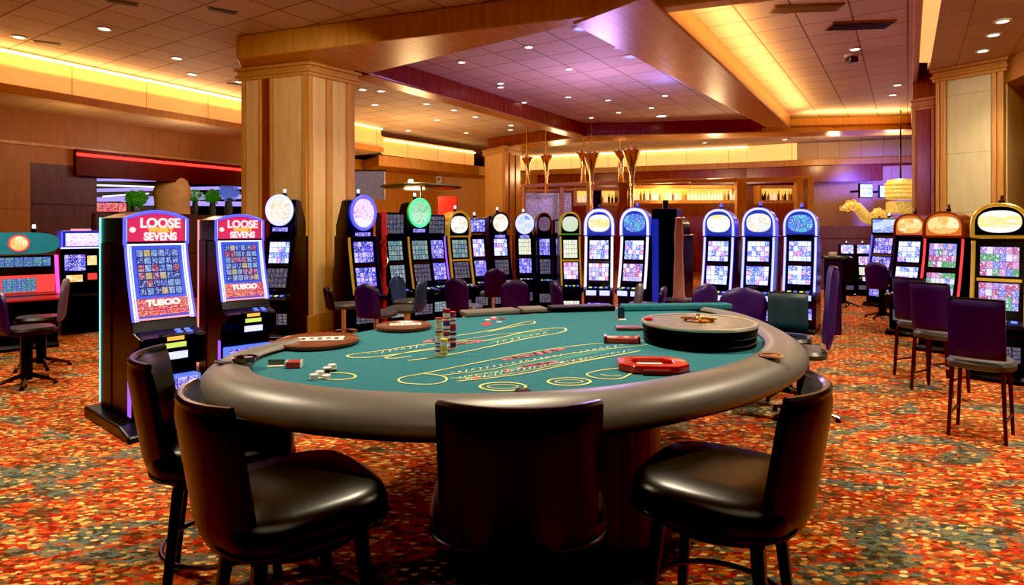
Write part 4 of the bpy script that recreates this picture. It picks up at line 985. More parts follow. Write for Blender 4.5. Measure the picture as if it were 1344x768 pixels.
slot('slot machine with small blue oval topper before the corner column', 687, 11.65, 8, 0.35, 'black_gloss', 'navy_gloss', 'scr_cream', 'scr_blue', 'round', 'top_blue', 'neon_ice', 'blue_gloss', (1.46,1.82), 'candle', True, tw=0.36)
slot('dark slot machine with mauve arch topper in the dimmer pair', 713, 11.4, 6, 0.29, 'black_gloss', 'navy_gloss', 'scr_blue', 'scr_dim', 'arch', 'top_mauve', 'copper_gloss', 'navy_gloss', (1.44,1.84), None, True, deckm='scr_dim')
slot('narrow dark slot machine with square head left of the green and gold one', 734, 11.5, 6, 0.26, 'black_gloss', None, 'scr_blue', 'scr_dim', 'rect', 'top_mauve', None, 'black_gloss', (1.44,1.72), None, False, deckm='scr_dim')
slot('slot machine with lime topper and gold green trim', 747, 10.3, 2, 0.35, 'black_gloss', 'gold_trim', 'scr_cream', 'scr_pink', 'arch', 'top_lime', 'gold_trim', 'green_gloss', (1.44,1.82), None, True, None, 0.016, deckm='scr_cream')
slot('navy slot machine with white neon and sun-yellow arch topper', 787, 10.0, -12, 0.46, 'navy_gloss', 'neon_white', 'scr_white', 'scr_pink', 'arch', 'top_sun', 'neon_white', 'blue_gloss', (1.43,1.85), 'chrome', True, None, 0.021, deckm='scr_blue')
slot('blue slot machine with white neon and aqua picture arch topper', 836, 9.85, -28, 0.46, 'navy_gloss', 'neon_white', 'scr_white', 'scr_pink', 'arch', 'top_aqua', 'neon_white', 'blue_gloss', (1.43,1.86), 'neon_blue', True, None, 0.021, deckm='scr_blue')
slot('slot machine mostly hidden behind the pink post beside the black cabinet', 884, 10.8, -38, 0.46, 'navy_gloss', 'neon_purple', 'scr_blue', 'scr_blue', 'arch', 'top_mauve', 'brass', 'navy_gloss', (1.43,1.78), 'brass', True)
slot('left of the three blue neon machines behind the wheel, yellow picture topper', 946, 9.3, -33, 0.45, 'navy_gloss', 'neon_ice', 'scr_white', 'scr_white', 'arch', 'top_sun', 'neon_ice', 'blue_gloss', (1.43,1.83), 'neon_blue', True, None, 0.015, deckm='scr_blue')
slot('middle of the three blue neon machines, plain white topper', 998, 9.2, -33, 0.46, 'navy_gloss', 'neon_ice', 'scr_white', 'scr_white', 'arch', 'top_pearl', 'neon_ice', 'blue_gloss', (1.43,1.85), 'neon_blue', True, None, 0.015, deckm='scr_blue')
slot('right of the three blue neon machines, blue picture topper', 1052, 9.3, -33, 0.46, 'navy_gloss', 'neon_ice', 'scr_white', 'scr_white', 'arch', 'top_aqua', 'neon_ice', 'navy_gloss', (1.43,1.83), 'neon_blue', True, None, 0.015, deckm='scr_blue')
# right bank
slot('copper slot machine farthest back in the right bank, amber topper', 1200, 9.0, -58, 0.44, 'black_gloss', 'neon_red', 'scr_white', 'scr_white', 'arch', 'top_amber', 'copper_gloss', 'violet_gloss', (1.43,1.76), 'brass', True, 'dark_chrome', 0.014, deckm='scr_dim')
slot('copper slot machine in the middle of the right bank, red side trim', 1244, 7.8, -56, 0.46, 'black_gloss', 'neon_red', 'scr_field', 'scr_field', 'arch', 'top_amber', 'copper_gloss', 'copper_gloss', (1.43,1.76), 'brass', True, None, 0.014, deckm='scr_dim')
slot('gold slot machine nearest at right with pink and green picture screens', 1314, 6.4, -44, 0.48, 'black_gloss', 'gold_trim', 'scr_field', 'scr_field', 'arch', 'top_sun', 'gold_trim', 'gold_trim', (1.45,1.80), 'brass', True, None, 0.020, deckm='scr_dim')
slot('gold slot machine cut off by the right edge of view', 1412, 5.3, -38, 0.46, 'black_gloss', 'gold_trim', 'scr_field', 'scr_cream', 'arch', 'top_sun', 'gold_trim', 'gold_trim', (1.45,1.68), None, True, None, 0.020)
slot('tall slot machine seen side-on with blue front light far right', 1166, 12.2, -66, 0.56, 'black_gloss', 'neon_blue', 'scr_blue', 'scr_blue', 'rect', 'top_blue', None, 'black_gloss', (1.44,1.76), 'candle', True, deckm='scr_blue')
for px, lb in ((1111,'left of the two small white-screened machines far right'), (1132,'right of the two small white-screened machines far right')):
    s_ = slot(lb, px, 14.3, -20, 0.40, 'black_gloss', None, 'scr_pink', 'scr_cream', 'rect', 'scr_white', None, 'black_gloss', (1.44,1.80), 'candle', False)
    s_.scale = (0.76,0.76,0.66)
# tall black cabinet beside the aqua machine
bc = root('black_cabinet', A(875, 9.65), -25, 'tall plain black cabinet at right side of the aqua-topped machine', 'cabinet')
MB().box(-0.19,0.19,-0.22,0.36,0.06,1.86).build('cabinet_body', 'black_gloss', bc, 0.01); MB().box(-0.20,0.20,-0.23,0.37,0,0.06).build('plinth', 'black_matte', bc)
MB().box(-0.18,-0.08,-0.226,-0.219,0.2,1.70).build('blue_panel', 'blue_gloss', bc)
MB().lathe([(0,1.86),(0.05,1.86),(0.05,1.99),(0.04,2.0),(0,2.0)], 14, (-0.02,0.0,0)).build('lamp_cap', 'dark_chrome', bc)

# near pair with red glass
def yfs(z): return yf(z, 0.20, 1.43, 0.76, -0.10)
def near_slot(label, px, Y, phi, edge, w=0.47):
    r = root('slot_machine', A(px, Y), phi, label, 'slot machine')
    q_ = w/0.60
    d = cabinet(r, w, 'black_gloss', 1.43, 0.42, yfs, 0.76)
    # head with arched top
    out = [(-w/2,1.432),(-w/2,1.635)] + [(-w/2+w*k/12, 1.635+0.055*math.sin(PI*k/12)) for k in range(1,12)] + [(w/2,1.635),(w/2,1.432)]
    hd = MB().extr_y(out, -0.105, 0.42).build('head', 'black_gloss', r, 0.006)
    MB().tube([(x*0.97, -0.112, z-0.006) for x, z in out], 0.014, 8).build('head_trim', 'neon_blue', hd)
    MB().tube([(x*0.93, -0.115, 1.45+(z-1.432)*0.88) for x, z in out], 0.006, 6).build('head_trim', 'neon_white', hd)
    gl = [Vector((x*0.88, -0.110, 1.447+(z-1.432)*0.86)) for x, z in out]
    MB().disc_face(gl).build('head_glass', 'panel_red', hd)
    text_part('LOOSE', 'head_lettering', 'letter_white', hd, (0.025,-0.116,1.590), 0.105, sx=0.92)
    text_part('WERRY', 'head_lettering', 'letter_gold', hd, (0.025,-0.122,1.537), 0.050, sx=1.1)
    text_part('SEVENS', 'head_lettering', 'letter_white', hd, (0.025,-0.116,1.484), 0.085, sx=0.86)
    MB().lathe([(0,0),(0.022,0),(0.022,0.004),(0,0.006)], 16, (-0.175,-0.112,1.54), 'y').build('head_emblem', 'letter_white', hd)
    # main glass
    fr = patch(w*0.86, w*0.90, 0.86, 1.415, 0.006, 10, 0, yfs).build('screen_frame', 'frame_blue', r)
    patch(w*0.66, w*0.66, 1.03, 1.385, 0.014, 8, 0, yfs).build('reel_screen', 'scr_reels', r)
    patch(w*0.80, w*0.80, 0.875, 1.005, 0.014, 6, 0, yfs).build('pay_table', 'scr_redgrid', r)
    text_part('TUSOO', 'pay_lettering', 'letter_white', r, (0.0, yfs(0.97)-0.024, 0.97), 0.062, 78, sx=1.15)
    for sx in (-1, 1):
        for q, rad, m in ((0.475,0.010,'neon_blue'),(0.445,0.008,'neon_white'),(0.405,0.006,'neon_ice')):
            MB().tube([(sx*w*q, yfs(z)-0.010, z) for z in [0.84+0.585*i/14 for i in range(15)]], rad, 8).build('light_strip', m, r)
    MB().tube([(x, yfs(1.425)-0.012, 1.422) for x in (-w*0.45, w*0.45)], 0.008, 8).build('light_strip', 'neon_white', r)
    MB().tube([(x, yfs(0.85)-0.012, 0.852) for x in (-w*0.45, w*0.45)], 0.007, 8).build('light_strip', 'neon_pink', r)
    # back edge glow strip down the side of the cabinet
    MB().tube([(-w/2-0.004, 0.415, 0.12), (-w/2-0.004, 0.415, 1.64)], 0.009, 8).build('edge_strip', edge, r)
    MB().box(-w/2-0.006,-w/2+0.0,0.16,0.40,0.10,1.43).build('side_panel', 'maroon_side', r)
    # deck, bill acceptor, coin tray
    dk = MB().extr_x([(d-0.006,0.765),(d-0.142,0.728),(d-0.142,0.715),(d-0.006,0.75)], -w*0.45, w*0.45).build('button_deck', 'navy_gloss', r)
    for k in range(4):
        x = w*0.14 + (k%2)*0.07; y = d-0.04-(k//2)*0.045
        MB().lathe([(0,0),(0.024,0),(0.022,0.010),(0,0.012)], 14, (x, y, 0.752-(k//2)*0.012)).build('button', 'lit_blue', dk)
    ba = MB().box(-0.10,0.10,d-0.175,d-0.02,0.55,0.742).build('bill_acceptor', 'black_gloss', r, 0.012)
    MB().box(-0.06,0.06,d-0.182,d-0.174,0.70,0.728).build('bill_light', 'letter_gold', ba); MB().box(-0.075,0.075,d-0.182,d-0.174,0.645,0.682).build('bill_slip', 'lime_slip', ba)
    MB().box(-0.085,0.085,d-0.184,d-0.174,0.558,0.612).build('ticket_light', 'neon_ice', ba)
    MB().box(0.145,0.23,d-0.18,d-0.01,0.50,0.735).build('handle_housing', 'black_gloss', r, 0.02)
    MB().box(-0.22,0.22,d-0.10,d+0.02,0.30,0.40).build('coin_tray', 'lit_blue', r, 0.01)
    MB().add([(-0.20,d-0.102,0.315),(0.20,d-0.102,0.315),(0.20,d-0.102,0.39),(-0.20,d-0.102,0.39)], [(0,1,2,3)], [[(0,0),(1,0),(1,1),(0,1)]]).build('tray_glass', 'scr_blue', r)
    MB().extr_x([(0.50,0),(0.50,0.09),(d-0.02,0.09),(d-0.20,0.05),(d-0.22,0.0)], -w/2-0.10, w/2+0.10).build('floor_stand', 'black_gloss', r, 0.015)
    MB().box(-w/2-0.004, -w/2+0.02, d+0.03, d+0.10, 0.12, 0.46).build('side_light', 'neon_purple', r)
    return r
near_slot('large slot machine with red LOOSE sign, nearest at left of the table', 199, 4.95, 50, 'neon_cyan')
near_slot('large slot machine with red LOOSE sign, second behind the nearest one', 310, 6.25, 43, 'neon_pink')

# left bank: red machine with oval topper and blue machine
r = root('slot_machine', A(24, 7.9), 42, 'wide red slot machine with teal oval topper at the far left', 'slot machine')
w = 0.80
cabinet(r, w, 'black_gloss', 1.20, 0.42, lambda z: -0.10-0.14*max(0,(1.2-z)), 0.72)
tp = MB().loft([[Vector((0.42*math.copysign(abs(math.cos(2*PI*k/32))**0.6, math.cos(2*PI*k/32)), y, 1.36+0.14*math.copysign(abs(math.sin(2*PI*k/32))**0.7, math.sin(2*PI*k/32)))) for k in range(32)] for y in (0.0,-0.12)]).build('topper', 'teal_gloss', r)
MB().disc_face([Vector((0.10*math.cos(2*PI*k/24), -0.125, 1.36+0.10*math.sin(2*PI*k/24))) for k in range(24)]).build('topper_badge', 'top_amber', tp)
MB().tube([(0.10*math.cos(2*PI*k/24), -0.126, 1.36+0.10*math.sin(2*PI*k/24)) for k in range(24)], 0.010, 6, True).build('badge_ring', 'neon_red', tp)
MB().box(-0.35,0.35,-0.118,-0.08,0.97,1.19).build('upper_bezel', 'black_gloss', r)
MB().add([(-0.33,-0.12,0.98),(0.33,-0.12,0.98),(0.33,-0.12,1.18),(-0.33,-0.12,1.18)], [(0,1,2,3)], [[(0,0),(1,0),(1,1),(0,1)]]).build('upper_screen', 'scr_multi', r)
MB().add([(-0.37,-0.168,0.72),(0.37,-0.168,0.72),(0.37,-0.142,0.95),(-0.37,-0.142,0.95)], [(0,1,2,3)], [[(0,0),(1,0),(1,1),(0,1)]]).build('belly_glass', 'panel_crimson', r)
MB().add([(-0.17,-0.172,0.74),(0.17,-0.172,0.74),(0.17,-0.150,0.91),(-0.17,-0.150,0.91)], [(0,1,2,3)], [[(0,0),(1,0),(1,1),(0,1)]]).build('lower_screen', 'scr_multi', r)
for sx in (-1, 1): MB().tube([(sx*0.385,-0.125,1.20),(sx*0.39,-0.16,0.95),(sx*0.40,-0.20,0.70)], 0.022, 8).build('light_strip', 'neon_hotpink', r)
MB().extr_x([(-0.17,0.72),(-0.40,0.66),(-0.40,0.63),(-0.17,0.66)], -0.44, 0.44).build('button_deck', 'red_gloss', r, 0.01)
candle(r, 0.16, 0.0, 1.49); MB().box(-0.16,0.3,-0.06,0.06,1.47,1.50).build('topper_rail', 'black_gloss', r)
r = root('slot_machine', A(104, 9.2), 44, 'slim black slot machine with lit blue-framed head, right of the red one', 'slot machine')
w = 0.48
cabinet(r, w, 'black_gloss', 1.26, 0.36, lambda z: -0.10-0.08*max(0,(1.26-z)), 0.62)
hd = MB().box(-0.25,0.25,-0.16,0.2,1.262,1.52).build('head', 'blue_gloss', r, 0.02)
MB().add([(-0.19,-0.164,1.29),(0.22,-0.164,1.29),(0.22,-0.164,1.48),(-0.19,-0.164,1.48)], [(0,1,2,3)], [[(0,0),(1,0),(1,1),(0,1)]]).build('head_glass', 'top_violet', hd)
for x, rad in ((-0.235,0.012),(0.24,0.008)): MB().tube([(x,-0.166,1.27),(x,-0.166,1.50)], rad, 8).build('head_trim', 'neon_blue', hd)
MB().tube([(-0.25,-0.17,1.262),(0.25,-0.17,1.262)], 0.012, 8).build('head_trim', 'neon_white', hd)
MB().add([(-0.20,-0.136,0.92),(0.06,-0.136,0.92),(0.06,-0.116,1.16),(-0.20,-0.116,1.16)], [(0,1,2,3)], [[(0,0),(1,0),(1,1),(0,1)]]).build('reel_screen', 'scr_blue', r)
MB().add([(0.08,-0.134,1.0),(0.20,-0.134,1.0),(0.20,-0.116,1.14),(0.08,-0.116,1.14)], [(0,1,2,3)], [[(0,0),(1,0),(1,1),(0,1)]]).build('side_screen', 'top_amber', r)
MB().add([(0.08,-0.158,0.78),(0.20,-0.158,0.78),(0.20,-0.150,0.88),(0.08,-0.150,0.88)], [(0,1,2,3)]).build('pay_sign', 'panel_crimson', r)
MB().add([(-0.18,-0.158,0.76),(0.02,-0.158,0.76),(0.02,-0.150,0.86),(-0.18,-0.150,0.86)], [(0,1,2,3)], [[(0,0),(1,0),(1,1),(0,1)]]).build('bill_panel', 'top_amber', r)
MB().box(-0.1,0.14,-0.05,0.05,1.52,1.545).build('head_rail', 'neon_pink', r)

# red carved post
rp = root('carved_post', A(504, 9.03), 20, 'red and gold carved post between two slot machines left of centre', 'post')
MB().lathe([(0,0),(0.12,0),(0.12,0.1),(0.07,0.14),(0.06,0.5),(0.085,0.62),(0.05,0.75),(0.05,1.05),(0.08,1.15),(0.05,1.25),(0.07,1.55),(0.06,1.8),(0,1.82)], 20).build('shaft', 'red_gloss', rp)
MB().tube([(0.09*math.cos(k*0.5), 0.09*math.sin(k*0.5), 0.2+k*0.035) for k in range(46)], 0.016, 6).build('carved_vine', 'copper_gloss', rp)
rp.scale = (0.62, 0.62, 1.0)
for k in range(5): MB().lathe([(0,-0.03),(0.026,-0.02),(0.032,0),(0.026,0.02),(0,0.03)], 12, (0.03-0.02*(k%2),-0.085,1.25+0.05*k)).build('carved_berry', 'red_acrylic', rp)
# pink post
pk = root('turned_post', A(891, 8.8), 0, 'pink turned wooden post right of the black cabinet', 'post')
MB().lathe([(0,0),(0.10,0),(0.10,0.55),(0.085,0.60),(0.075,0.9),(0.06,1.2),(0.07,1.45),(0.05,1.66),(0.06,1.70),(0,1.72)], 10).build('shaft', 'pink_post', pk)
MB().lathe([(0,0.5),(0.20,0.5),(0.21,0.52),(0.20,0.54),(0,0.54)], 28).build('ledge', 'purple_vinyl', pk)

# plants and ornaments on the half wall
def spot(px, Yo=0.0):
    p = onwall(px); n = Vector((-p.x, -p.y)).normalized(); return Vector((p.x, p.y)) - n*0.12
def bouquet(px, r_, h, m1, m2, label):
    p = spot(px); b = root('flower_vase', (p.x, p.y, zhw+0.001), 0, label, 'plant')
    MB().lathe([(0,0),(r_*0.55,0),(r_*0.6,0.12),(r_*0.45,h*0.5),(r_*0.5,h*0.55),(0,h*0.55)], 16).build('vase', 'vase_glass', b)
    rg = random.Random(px)
    for nm, mm, k, sz in (('foliage', m1, 60, 0.09), ('blossom', m2, 46, 0.07)):
        q = MB()
        for _ in range(k):
            v = Vector((rg.gauss(0,1), rg.gauss(0,1), rg.gauss(0,1))).normalized()*rg.uniform(0.5,1)*r_*1.25
            c = Vector((0,0,h*0.72)) + Vector((v.x, v.y, v.z*0.8)); a = rg.uniform(0,PI); t = rg.uniform(-0.8,0.8)
            if nm == 'blossom': c += v*0.2
            u1 = Vector((math.cos(a), math.sin(a), t))*sz; u2 = Vector((-math.sin(a), math.cos(a), 0.4))*sz*0.6
            q.add([c-u1, c+u2, c+u1, c-u2], [(0,1,2,3)]); q.add([c-u2*0.9, c+Vector((0,0,sz*.7)), c+u2*0.9, c-Vector((0,0,sz*.5))], [(0,1,2,3)])
        q.build(nm, mm, b)
bouquet(178, 0.15, 0.42, 'leaf_glow', 'leaf_glow', 'small green plant on the half wall above the nearest machine')
bouquet(256, 0.12, 0.60, 'leaf_glow', 'petal_white_glow', 'white blossom bouquet, left of the three bouquets on the half wall')
bouquet(279, 0.13, 0.60, 'leaf_glow', 'leaf_glow', 'green leafy bouquet, middle of the three on the half wall')
bouquet(300, 0.16, 0.75, 'petal_blue_glow', 'petal_blue_glow', 'blue blossom bouquet, right of the three on the half wall')
p = spot(226); dm = root('dome_ornament', (p.x, p.y, zhw+0.001), 0, 'big plain beige rounded dome standing on the half wall', 'ornament')
MB().loft([[Vector((q*0.42*math.cos(2*PI*k/28), q*0.22*math.sin(2*PI*k/28), z)) for k in range(28)] for q, z in ((0.95,0),(0.9,0.25),(0.98,0.5),(0.8,0.72),(0.45,0.84),(0.1,0.87))]).build('dome', 'beige_dome', dm)
p = spot(140); bs = root('lit_sign_box', (p.x, p.y, zhw+0.001), 30, 'low orange-lit sign box at left end of the half wall', 'sign')
MB().box(-0.36,0.36,-0.1,0.1,0,0.22).build('box', 'black_matte', bs); MB().add([(-0.34,-0.102,0.02),(0.34,-0.102,0.02),(0.34,-0.102,0.2),(-0.34,-0.102,0.2)], [(0,1,2,3)], [[(0,0),(1,0),(1,1),(0,1)]]).build('sign_face', 'scr_redgrid', bs)

# glitter screen, green canopy, thermostat plate on the rear wall
gs = root('glitter_screen', A(484, 15.2), 0, 'sparkling silver bead screen hanging right of the left column', 'screen')
zt_, zb_ = ZY(224,15.2), ZY(262,15.2)
MB().box(-0.40,0.40,-0.02,0.02,zb_,zt_).build('bead_sheet', 'glitter', gs); MB().tube([(-0.44,0,zt_),(0.44,0,zt_)], 0.03, 8).build('hanging_rail', 'dark_chrome', gs)
gc = root('canopy_lamp', A(553, 14.5, ZY(246,14.5)), 0, 'wide flat dark canopy with one green lamp above the green machine', 'lamp')
MB().lathe([(0,0.10),(0.25,0.10),(0.95,0.03),(0.97,0.0),(0.94,-0.01),(0,0.0)], 36).build('canopy', 'green_canopy', gc)
MB().lathe([(0,0),(0.06,0.0),(0.05,0.06),(0,0.07)], 14, (-0.12,-0.8,0.06)).build('lamp_bulb', 'candle_green', gc)
MB().lathe([(0.025,-2.4),(0.025,0.02)], 10).build('stem', 'dark_chrome', gc)
gb = MB().box(-0.10,0.10,-0.03,0.0,-0.12,0.12).build('wall_plate', 'paper'); pw_ = onrear(575); gb.location = (pw_.x+0.02, pw_.y-0.03, ZY(236,pw_.y)); gb.rotation_euler = (0,0,math.atan2((rw1-rw0).y,(rw1-rw0).x)); tag(gb, 'small square white plate on the back wall above the machines', 'wall plate')
MB().lathe([(0,0),(0.05,0),(0.045,0.012),(0,0.014)], 16, (0,-0.032,0), 'y').build('dial', 'dark_chrome', gb)
pp = root('red_pillar', A(588, 16.6), 0, 'glowing red banner pillar behind the gold-edged arch machine', 'pillar')
MB().box(-0.26,0.26,-0.1,0.1,0,ZY(258,16.6)).build('banner', 'red_gloss', pp, 0.02)

# ------------------------------------------------------------------ bar at the rear
def trumpet(px, Y, yt, ybm, rt, rbm, label):
    z1, z0 = ZY(yt, Y), ZY(ybm, Y); h = z1-z0
    t = root('brass_trumpet', A(px, Y, 0), 0, label, 'ornament')
    MB().lathe([(0,z0),(rbm*1.3,z0),(rbm,z0+0.05),(rbm*0.8,z0+h*0.35),(rbm*1.1,z0+h*0.6),(rt*0.45,z0+h*0.78),(rt*0.75,z0+h*0.92),(rt,z1),(rt*0.9,z1),(0,z1-0.1)], 24).build('bell', 'brass', t)
    MB().lathe([(0,z0+h*0.5),(rbm*1.5,z0+h*0.5),(rbm*1.5,z0+h*0.53),(0,z0+h*0.53)], 18).build('collar', 'brass', t)
    MB().lathe([(rt*0.8,z1+0.0),(rt*1.02,z1),(rt*1.02,z1+0.04),(rt*0.8,z1+0.04)], 24).build('mouth_ring', 'chrome', t)
    MB().lathe([(0,z1-0.08),(0.03,z1-0.08),(0.03,ZH-0.003),(0,ZH-0.003)], 10).build('hanger', 'brass', t)
YB = 17.0
for ti, (px, yt, yb_, rt, rb2_, lb) in enumerate(((692,208,243,0.16,0.05,'smallest brass trumpet ornament, leftmost above the bar'), (717,205,254,0.17,0.05,'second brass trumpet from the left above the bar'),
        (766,201,240,0.20,0.07,'brass trumpet in the middle pair, left one'), (776,202,282,0.22,0.05,'brass trumpet in the middle pair, right one'),
        (815,199,240,0.20,0.08,'brass trumpet in the right pair, left one'), (829,198,290,0.25,0.06,'largest brass trumpet, rightmost above the bar'))):
    trumpet(px, YB - (0.65 if ti in (3, 5) else 0.0), yt, yb_, rt, rb2_, lb)
bar = root('bar_frame', A(870, 17.2), 0, 'long wooden overhead bar frame with two rails behind the machines', 'bar frame')
b0 = A(870, 17.2)
def rail(x0, y0, x1, y1, h, name='rail', m='amber_wood', d=0.16):
    a, b = A(x0, 17.2, ZY(y0,17.2))-b0, A(x1, 17.2, ZY(y1,17.2))-b0
    MB().add([a+Vector((0,-d/2,-h/2)), b+Vector((0,-d/2,-h/2)), b+Vector((0,-d/2,h/2)), a+Vector((0,-d/2,h/2)), a+Vector((0,d/2,-h/2)), b+Vector((0,d/2,-h/2)), b+Vector((0,d/2,h/2)), a+Vector((0,d/2,h/2))],
        [(0,1,2,3),(5,4,7,6),(3,2,6,7),(1,0,4,5),(0,3,7,4),(2,1,5,6)]).build(name, m, bar, 0.02)
rail(683,244,905,237,0.11); rail(683,251,830,247,0.07); rail(905,238,1066,234,0.11)
for x, yt, yb2, w_, m in ((687,243,300,0.10,'amber_wood'),(737,246,300,0.12,'amber_wood'),(773,242,310,0.12,'amber_wood'),(817,240,310,0.22,'red_wood'),(826,240,310,0.09,'brass'),(972,235,330,0.28,'amber_wood'),(1048,234,330,0.18,'amber_wood'),(1062,234,340,0.18,'amber_wood')):
    x0 = (x-870)*17.2/F
    MB().box(x0-w_/2, x0+w_/2, -0.1, 0.1, 0.0, ZY(yt,17.2)).build('post', m, bar, 0.015)
shelves = [(757,810,250,266,'left'),(830,966,247,263,'long middle'),(998,1046,247,263,'right')]
for x0, x1, y0, y1, nm in shelves:
    xa, xb = (x0-672)*18.2/F, (x1-672)*18.2/F; z0, z1 = ZY(y1,18.2), ZY(y0,18.2)
    sh = root('bottle_shelf', (0,18.2,0), 0, '%s lit yellow bottle shelf of the back bar' % nm, 'shelf')
    MB().wall([(xa,0.35),(xb,0.35)], z0, z1).build('lit_back', 'shelf_light', sh)
    MB().box(xa,xb,-0.15,0.36,z0-0.10,z0).build('shelf_board', 'amber_wood', sh); MB().box(xa,xb,-0.05,0.36,z1,z1+0.08).build('header', 'amber_wood', sh)
    for xx in (xa-0.06, xb): MB().box(xx,xx+0.06,-0.1,0.36,z0-0.10,z1+0.08).build('upright', 'amber_wood', sh)
    n = int((xb-xa)/0.095); rg = random.Random(x0)
    for k in range(n):
        x = xa+0.06+k*(xb-xa-0.1)/max(1,n-1); h = rg.uniform(0.20,0.30); mm = rg.choice(['bottle_amber','bottle_clear','bottle_clear','bottle_dark'])
        bo = MB().lathe([(0,0),(0.036,0),(0.038,0.02),(0.037,h*0.58),(0.014,h*0.74),(0.013,h*0.95),(0.016,h*0.96),(0.016,h),(0,h)], 12).build('liquor_bottle', mm)
        bo.location = (x, 18.2+rg.uniform(-0.02,0.05), z0+0.001); tag(bo, 'liquor bottle standing on the %s lit shelf of the back bar' % nm, 'bottle', 'bottles on the %s bar shelf' % nm)
struct(MB().wall([(A(690,18.75).x,18.75),(A(750,18.75).x,18.75)], ZY(292,18.7), ZY(253,18.7)), 'window_1', 'glitter')
dr = root('purple_drape', A(780, 17.8), 0, 'narrow purple drape hanging beside the left bar shelf', 'drape')
MB().sheet([[Vector((-0.22+0.44*k/16, 0.04*math.sin(k*1.6), z)) for k in range(17)] for z in (0.0, ZY(250,17.8))]).build('cloth', 'purple_vinyl', dr)

# rear right: screens, lantern, gold trunks
for px, y0, y1, w_, lb in ((1136,241,260,0.52,'left small bright blue screen on the far right wall'), (1159,243,260,0.34,'right small bright blue screen on the far right wall')):
    Yq = 17.8; t = root('wall_screen', A(px, Yq), 20, lb, 'screen')
    z0, z1 = ZY(y1,Yq), ZY(y0,Yq)
    MB().box(-w_/2,w_/2,-0.03,0.03,z0,z1).build('frame', 'black_gloss', t); MB().add([(-w_*.47,-0.035,z0+.02),(w_*.47,-0.035,z0+.02),(w_*.47,-0.035,z1-.02),(-w_*.47,-0.035,z1-.02)], [(0,1,2,3)], [[(0,0),(1,0),(1,1),(0,1)]]).build('picture', 'wall_blue', t)
    MB().box(-0.03,0.03,0.03,0.5,(z0+z1)/2-0.03,(z0+z1)/2+0.03).build('bracket', 'black_gloss', t)
ln = root('gold_lantern', A(1182, 14.5, ZY(262,14.5)), 0, 'large gold beaded drum lantern hanging at far right', 'lantern')
hh = ZY(236,14.5)-ZY(262,14.5)
MB().lathe([(0,0),(0.28,0),(0.32,0.05),(0.32,hh-0.1),(0.26,hh),(0,hh+0.03)], 28).build('drum', 'gold_bead_glow', ln)
for k in range(4): MB().lathe([(0.322,hh*(0.12+0.2*k)),(0.335,hh*(0.15+0.2*k)),(0.335,hh*(0.22+0.2*k)),(0.322,hh*(0.25+0.2*k))], 28).build('bead_band', 'letter_gold', ln)
MB().lathe([(0.02,hh),(0.02,ZH-ZY(262,14.5)-0.002)], 8).build('chain', 'dark_chrome', ln)
MB().lathe([(0,-0.05),(0.30,-0.05),(0.30,-0.30),(0.2,-0.34),(0,-0.34)], 24).build('lower_drum', 'gold_bead_glow', ln)
def trunk(px, y0, Yq, sc_, label):
    t = root('gold_sculpture', A(px, Yq-0.05, ZY(y0,Yq)+0.24*sc_), 0, label, 'sculpture')
    pts = [(0.55-0.02*k, 0, 0) for k in range(1)] + [(0.52*sc_-1.0*sc_*k/14, 0, sc_*(0.62*math.sin(PI*min(1,(k+1)/13)*0.72))) for k in range(15)]
    MB().tube(pts, 0.23*sc_, 12, False, 0.10*sc_).build('body', 'gold_bead_glow', t)  # glow put into the gold in place of reflections
    for k in (2,5,8,11): 
        MB().tube([(pts[k][0]+0.01, 0.22*sc_*math.cos(a), pts[k][2]+0.22*sc_*math.sin(a)) for a in [2*PI*j/14 for j in range(14)]], 0.012, 6, True).build('bead_ring', 'letter_gold', t)
trunk(1119, 297, 15.3, 0.62, 'large curved gold trunk sculpture standing on the mauve partition')
trunk(1153, 297, 15.1, 0.42, 'smaller curved gold trunk sculpture right of the large one')
ga = root('grey_ledge_stand', A(1093, 9.0), -20, 'slim purple stand with grey top right of the three blue machines', 'stand')
MB().box(-0.10,0.10,-0.12,0.12,0,1.10).build('panel', 'purple_vinyl', ga, 0.01); MB().box(-0.13,0.13,-0.15,0.15,1.10,1.14).build('top', 'grey_cushion', ga, 0.008); MB().box(-0.05,0.05,-0.05,0.05,1.14,1.20).build('cap', 'white_plastic', ga, 0.008)

# ------------------------------------------------------------------ ceiling fittings
def downlight(px, py, z, r, label, group, lens='lamp_lens'):
    p = U(px, py, z); d = root('downlight', (p.x, p.y, z), 0, label, 'downlight', group)
    MB().lathe([(r*0.8,-0.001),(r*1.2,-0.001),(r*1.2,-0.012),(r*0.85,-0.018),(r*0.8,-0.004)], 20).build('trim_ring', 'white_plastic', d)
    MB().lathe([(0,-0.003),(r*0.8,-0.003),(r*0.78,-0.008),(0,-0.010)], 20).build('lens', lens, d)
L1 = [(25,48),(137,37),(252,97),(315,107),(232,76)]
for x, y in L1: downlight(x, y, ZH, 0.085, 'round recessed downlight in the left tile ceiling beside the cove', 'downlights in the left ceiling')
for x, y in ((476,117),(500,119),(492,137),(560,136),(596,144),(624,153),(671,164),(670,170),(574,157),(612,174),(536,171)): downlight(x, y, ZH, 0.085, 'round recessed downlight in the ceiling between left column and coffer', 'downlights behind the left column')
for x, y in ((694,61),(606,81),(657,109),(657,114),(688,134),(746,127),(776,154),(812,147),(855,141),(873,125),(798,131),(747,90)): downlight(x, y, ZH, 0.07, 'small downlight in the violet tiled coffer ceiling', 'downlights in the violet coffer')
downlight(868,152,ZH,0.14,'large bright downlight at the far side of the violet coffer', None)
downlight(763,37,ZH,0.12,'blue spot lamp nearest in the violet coffer', None, 'blue_lens'); downlight(828,74,ZH,0.12,'blue spot lamp second in the violet coffer', None, 'blue_lens'); downlight(812,62,ZH,0.07,'small blue lamp between the two blue spots', None, 'blue_lens')
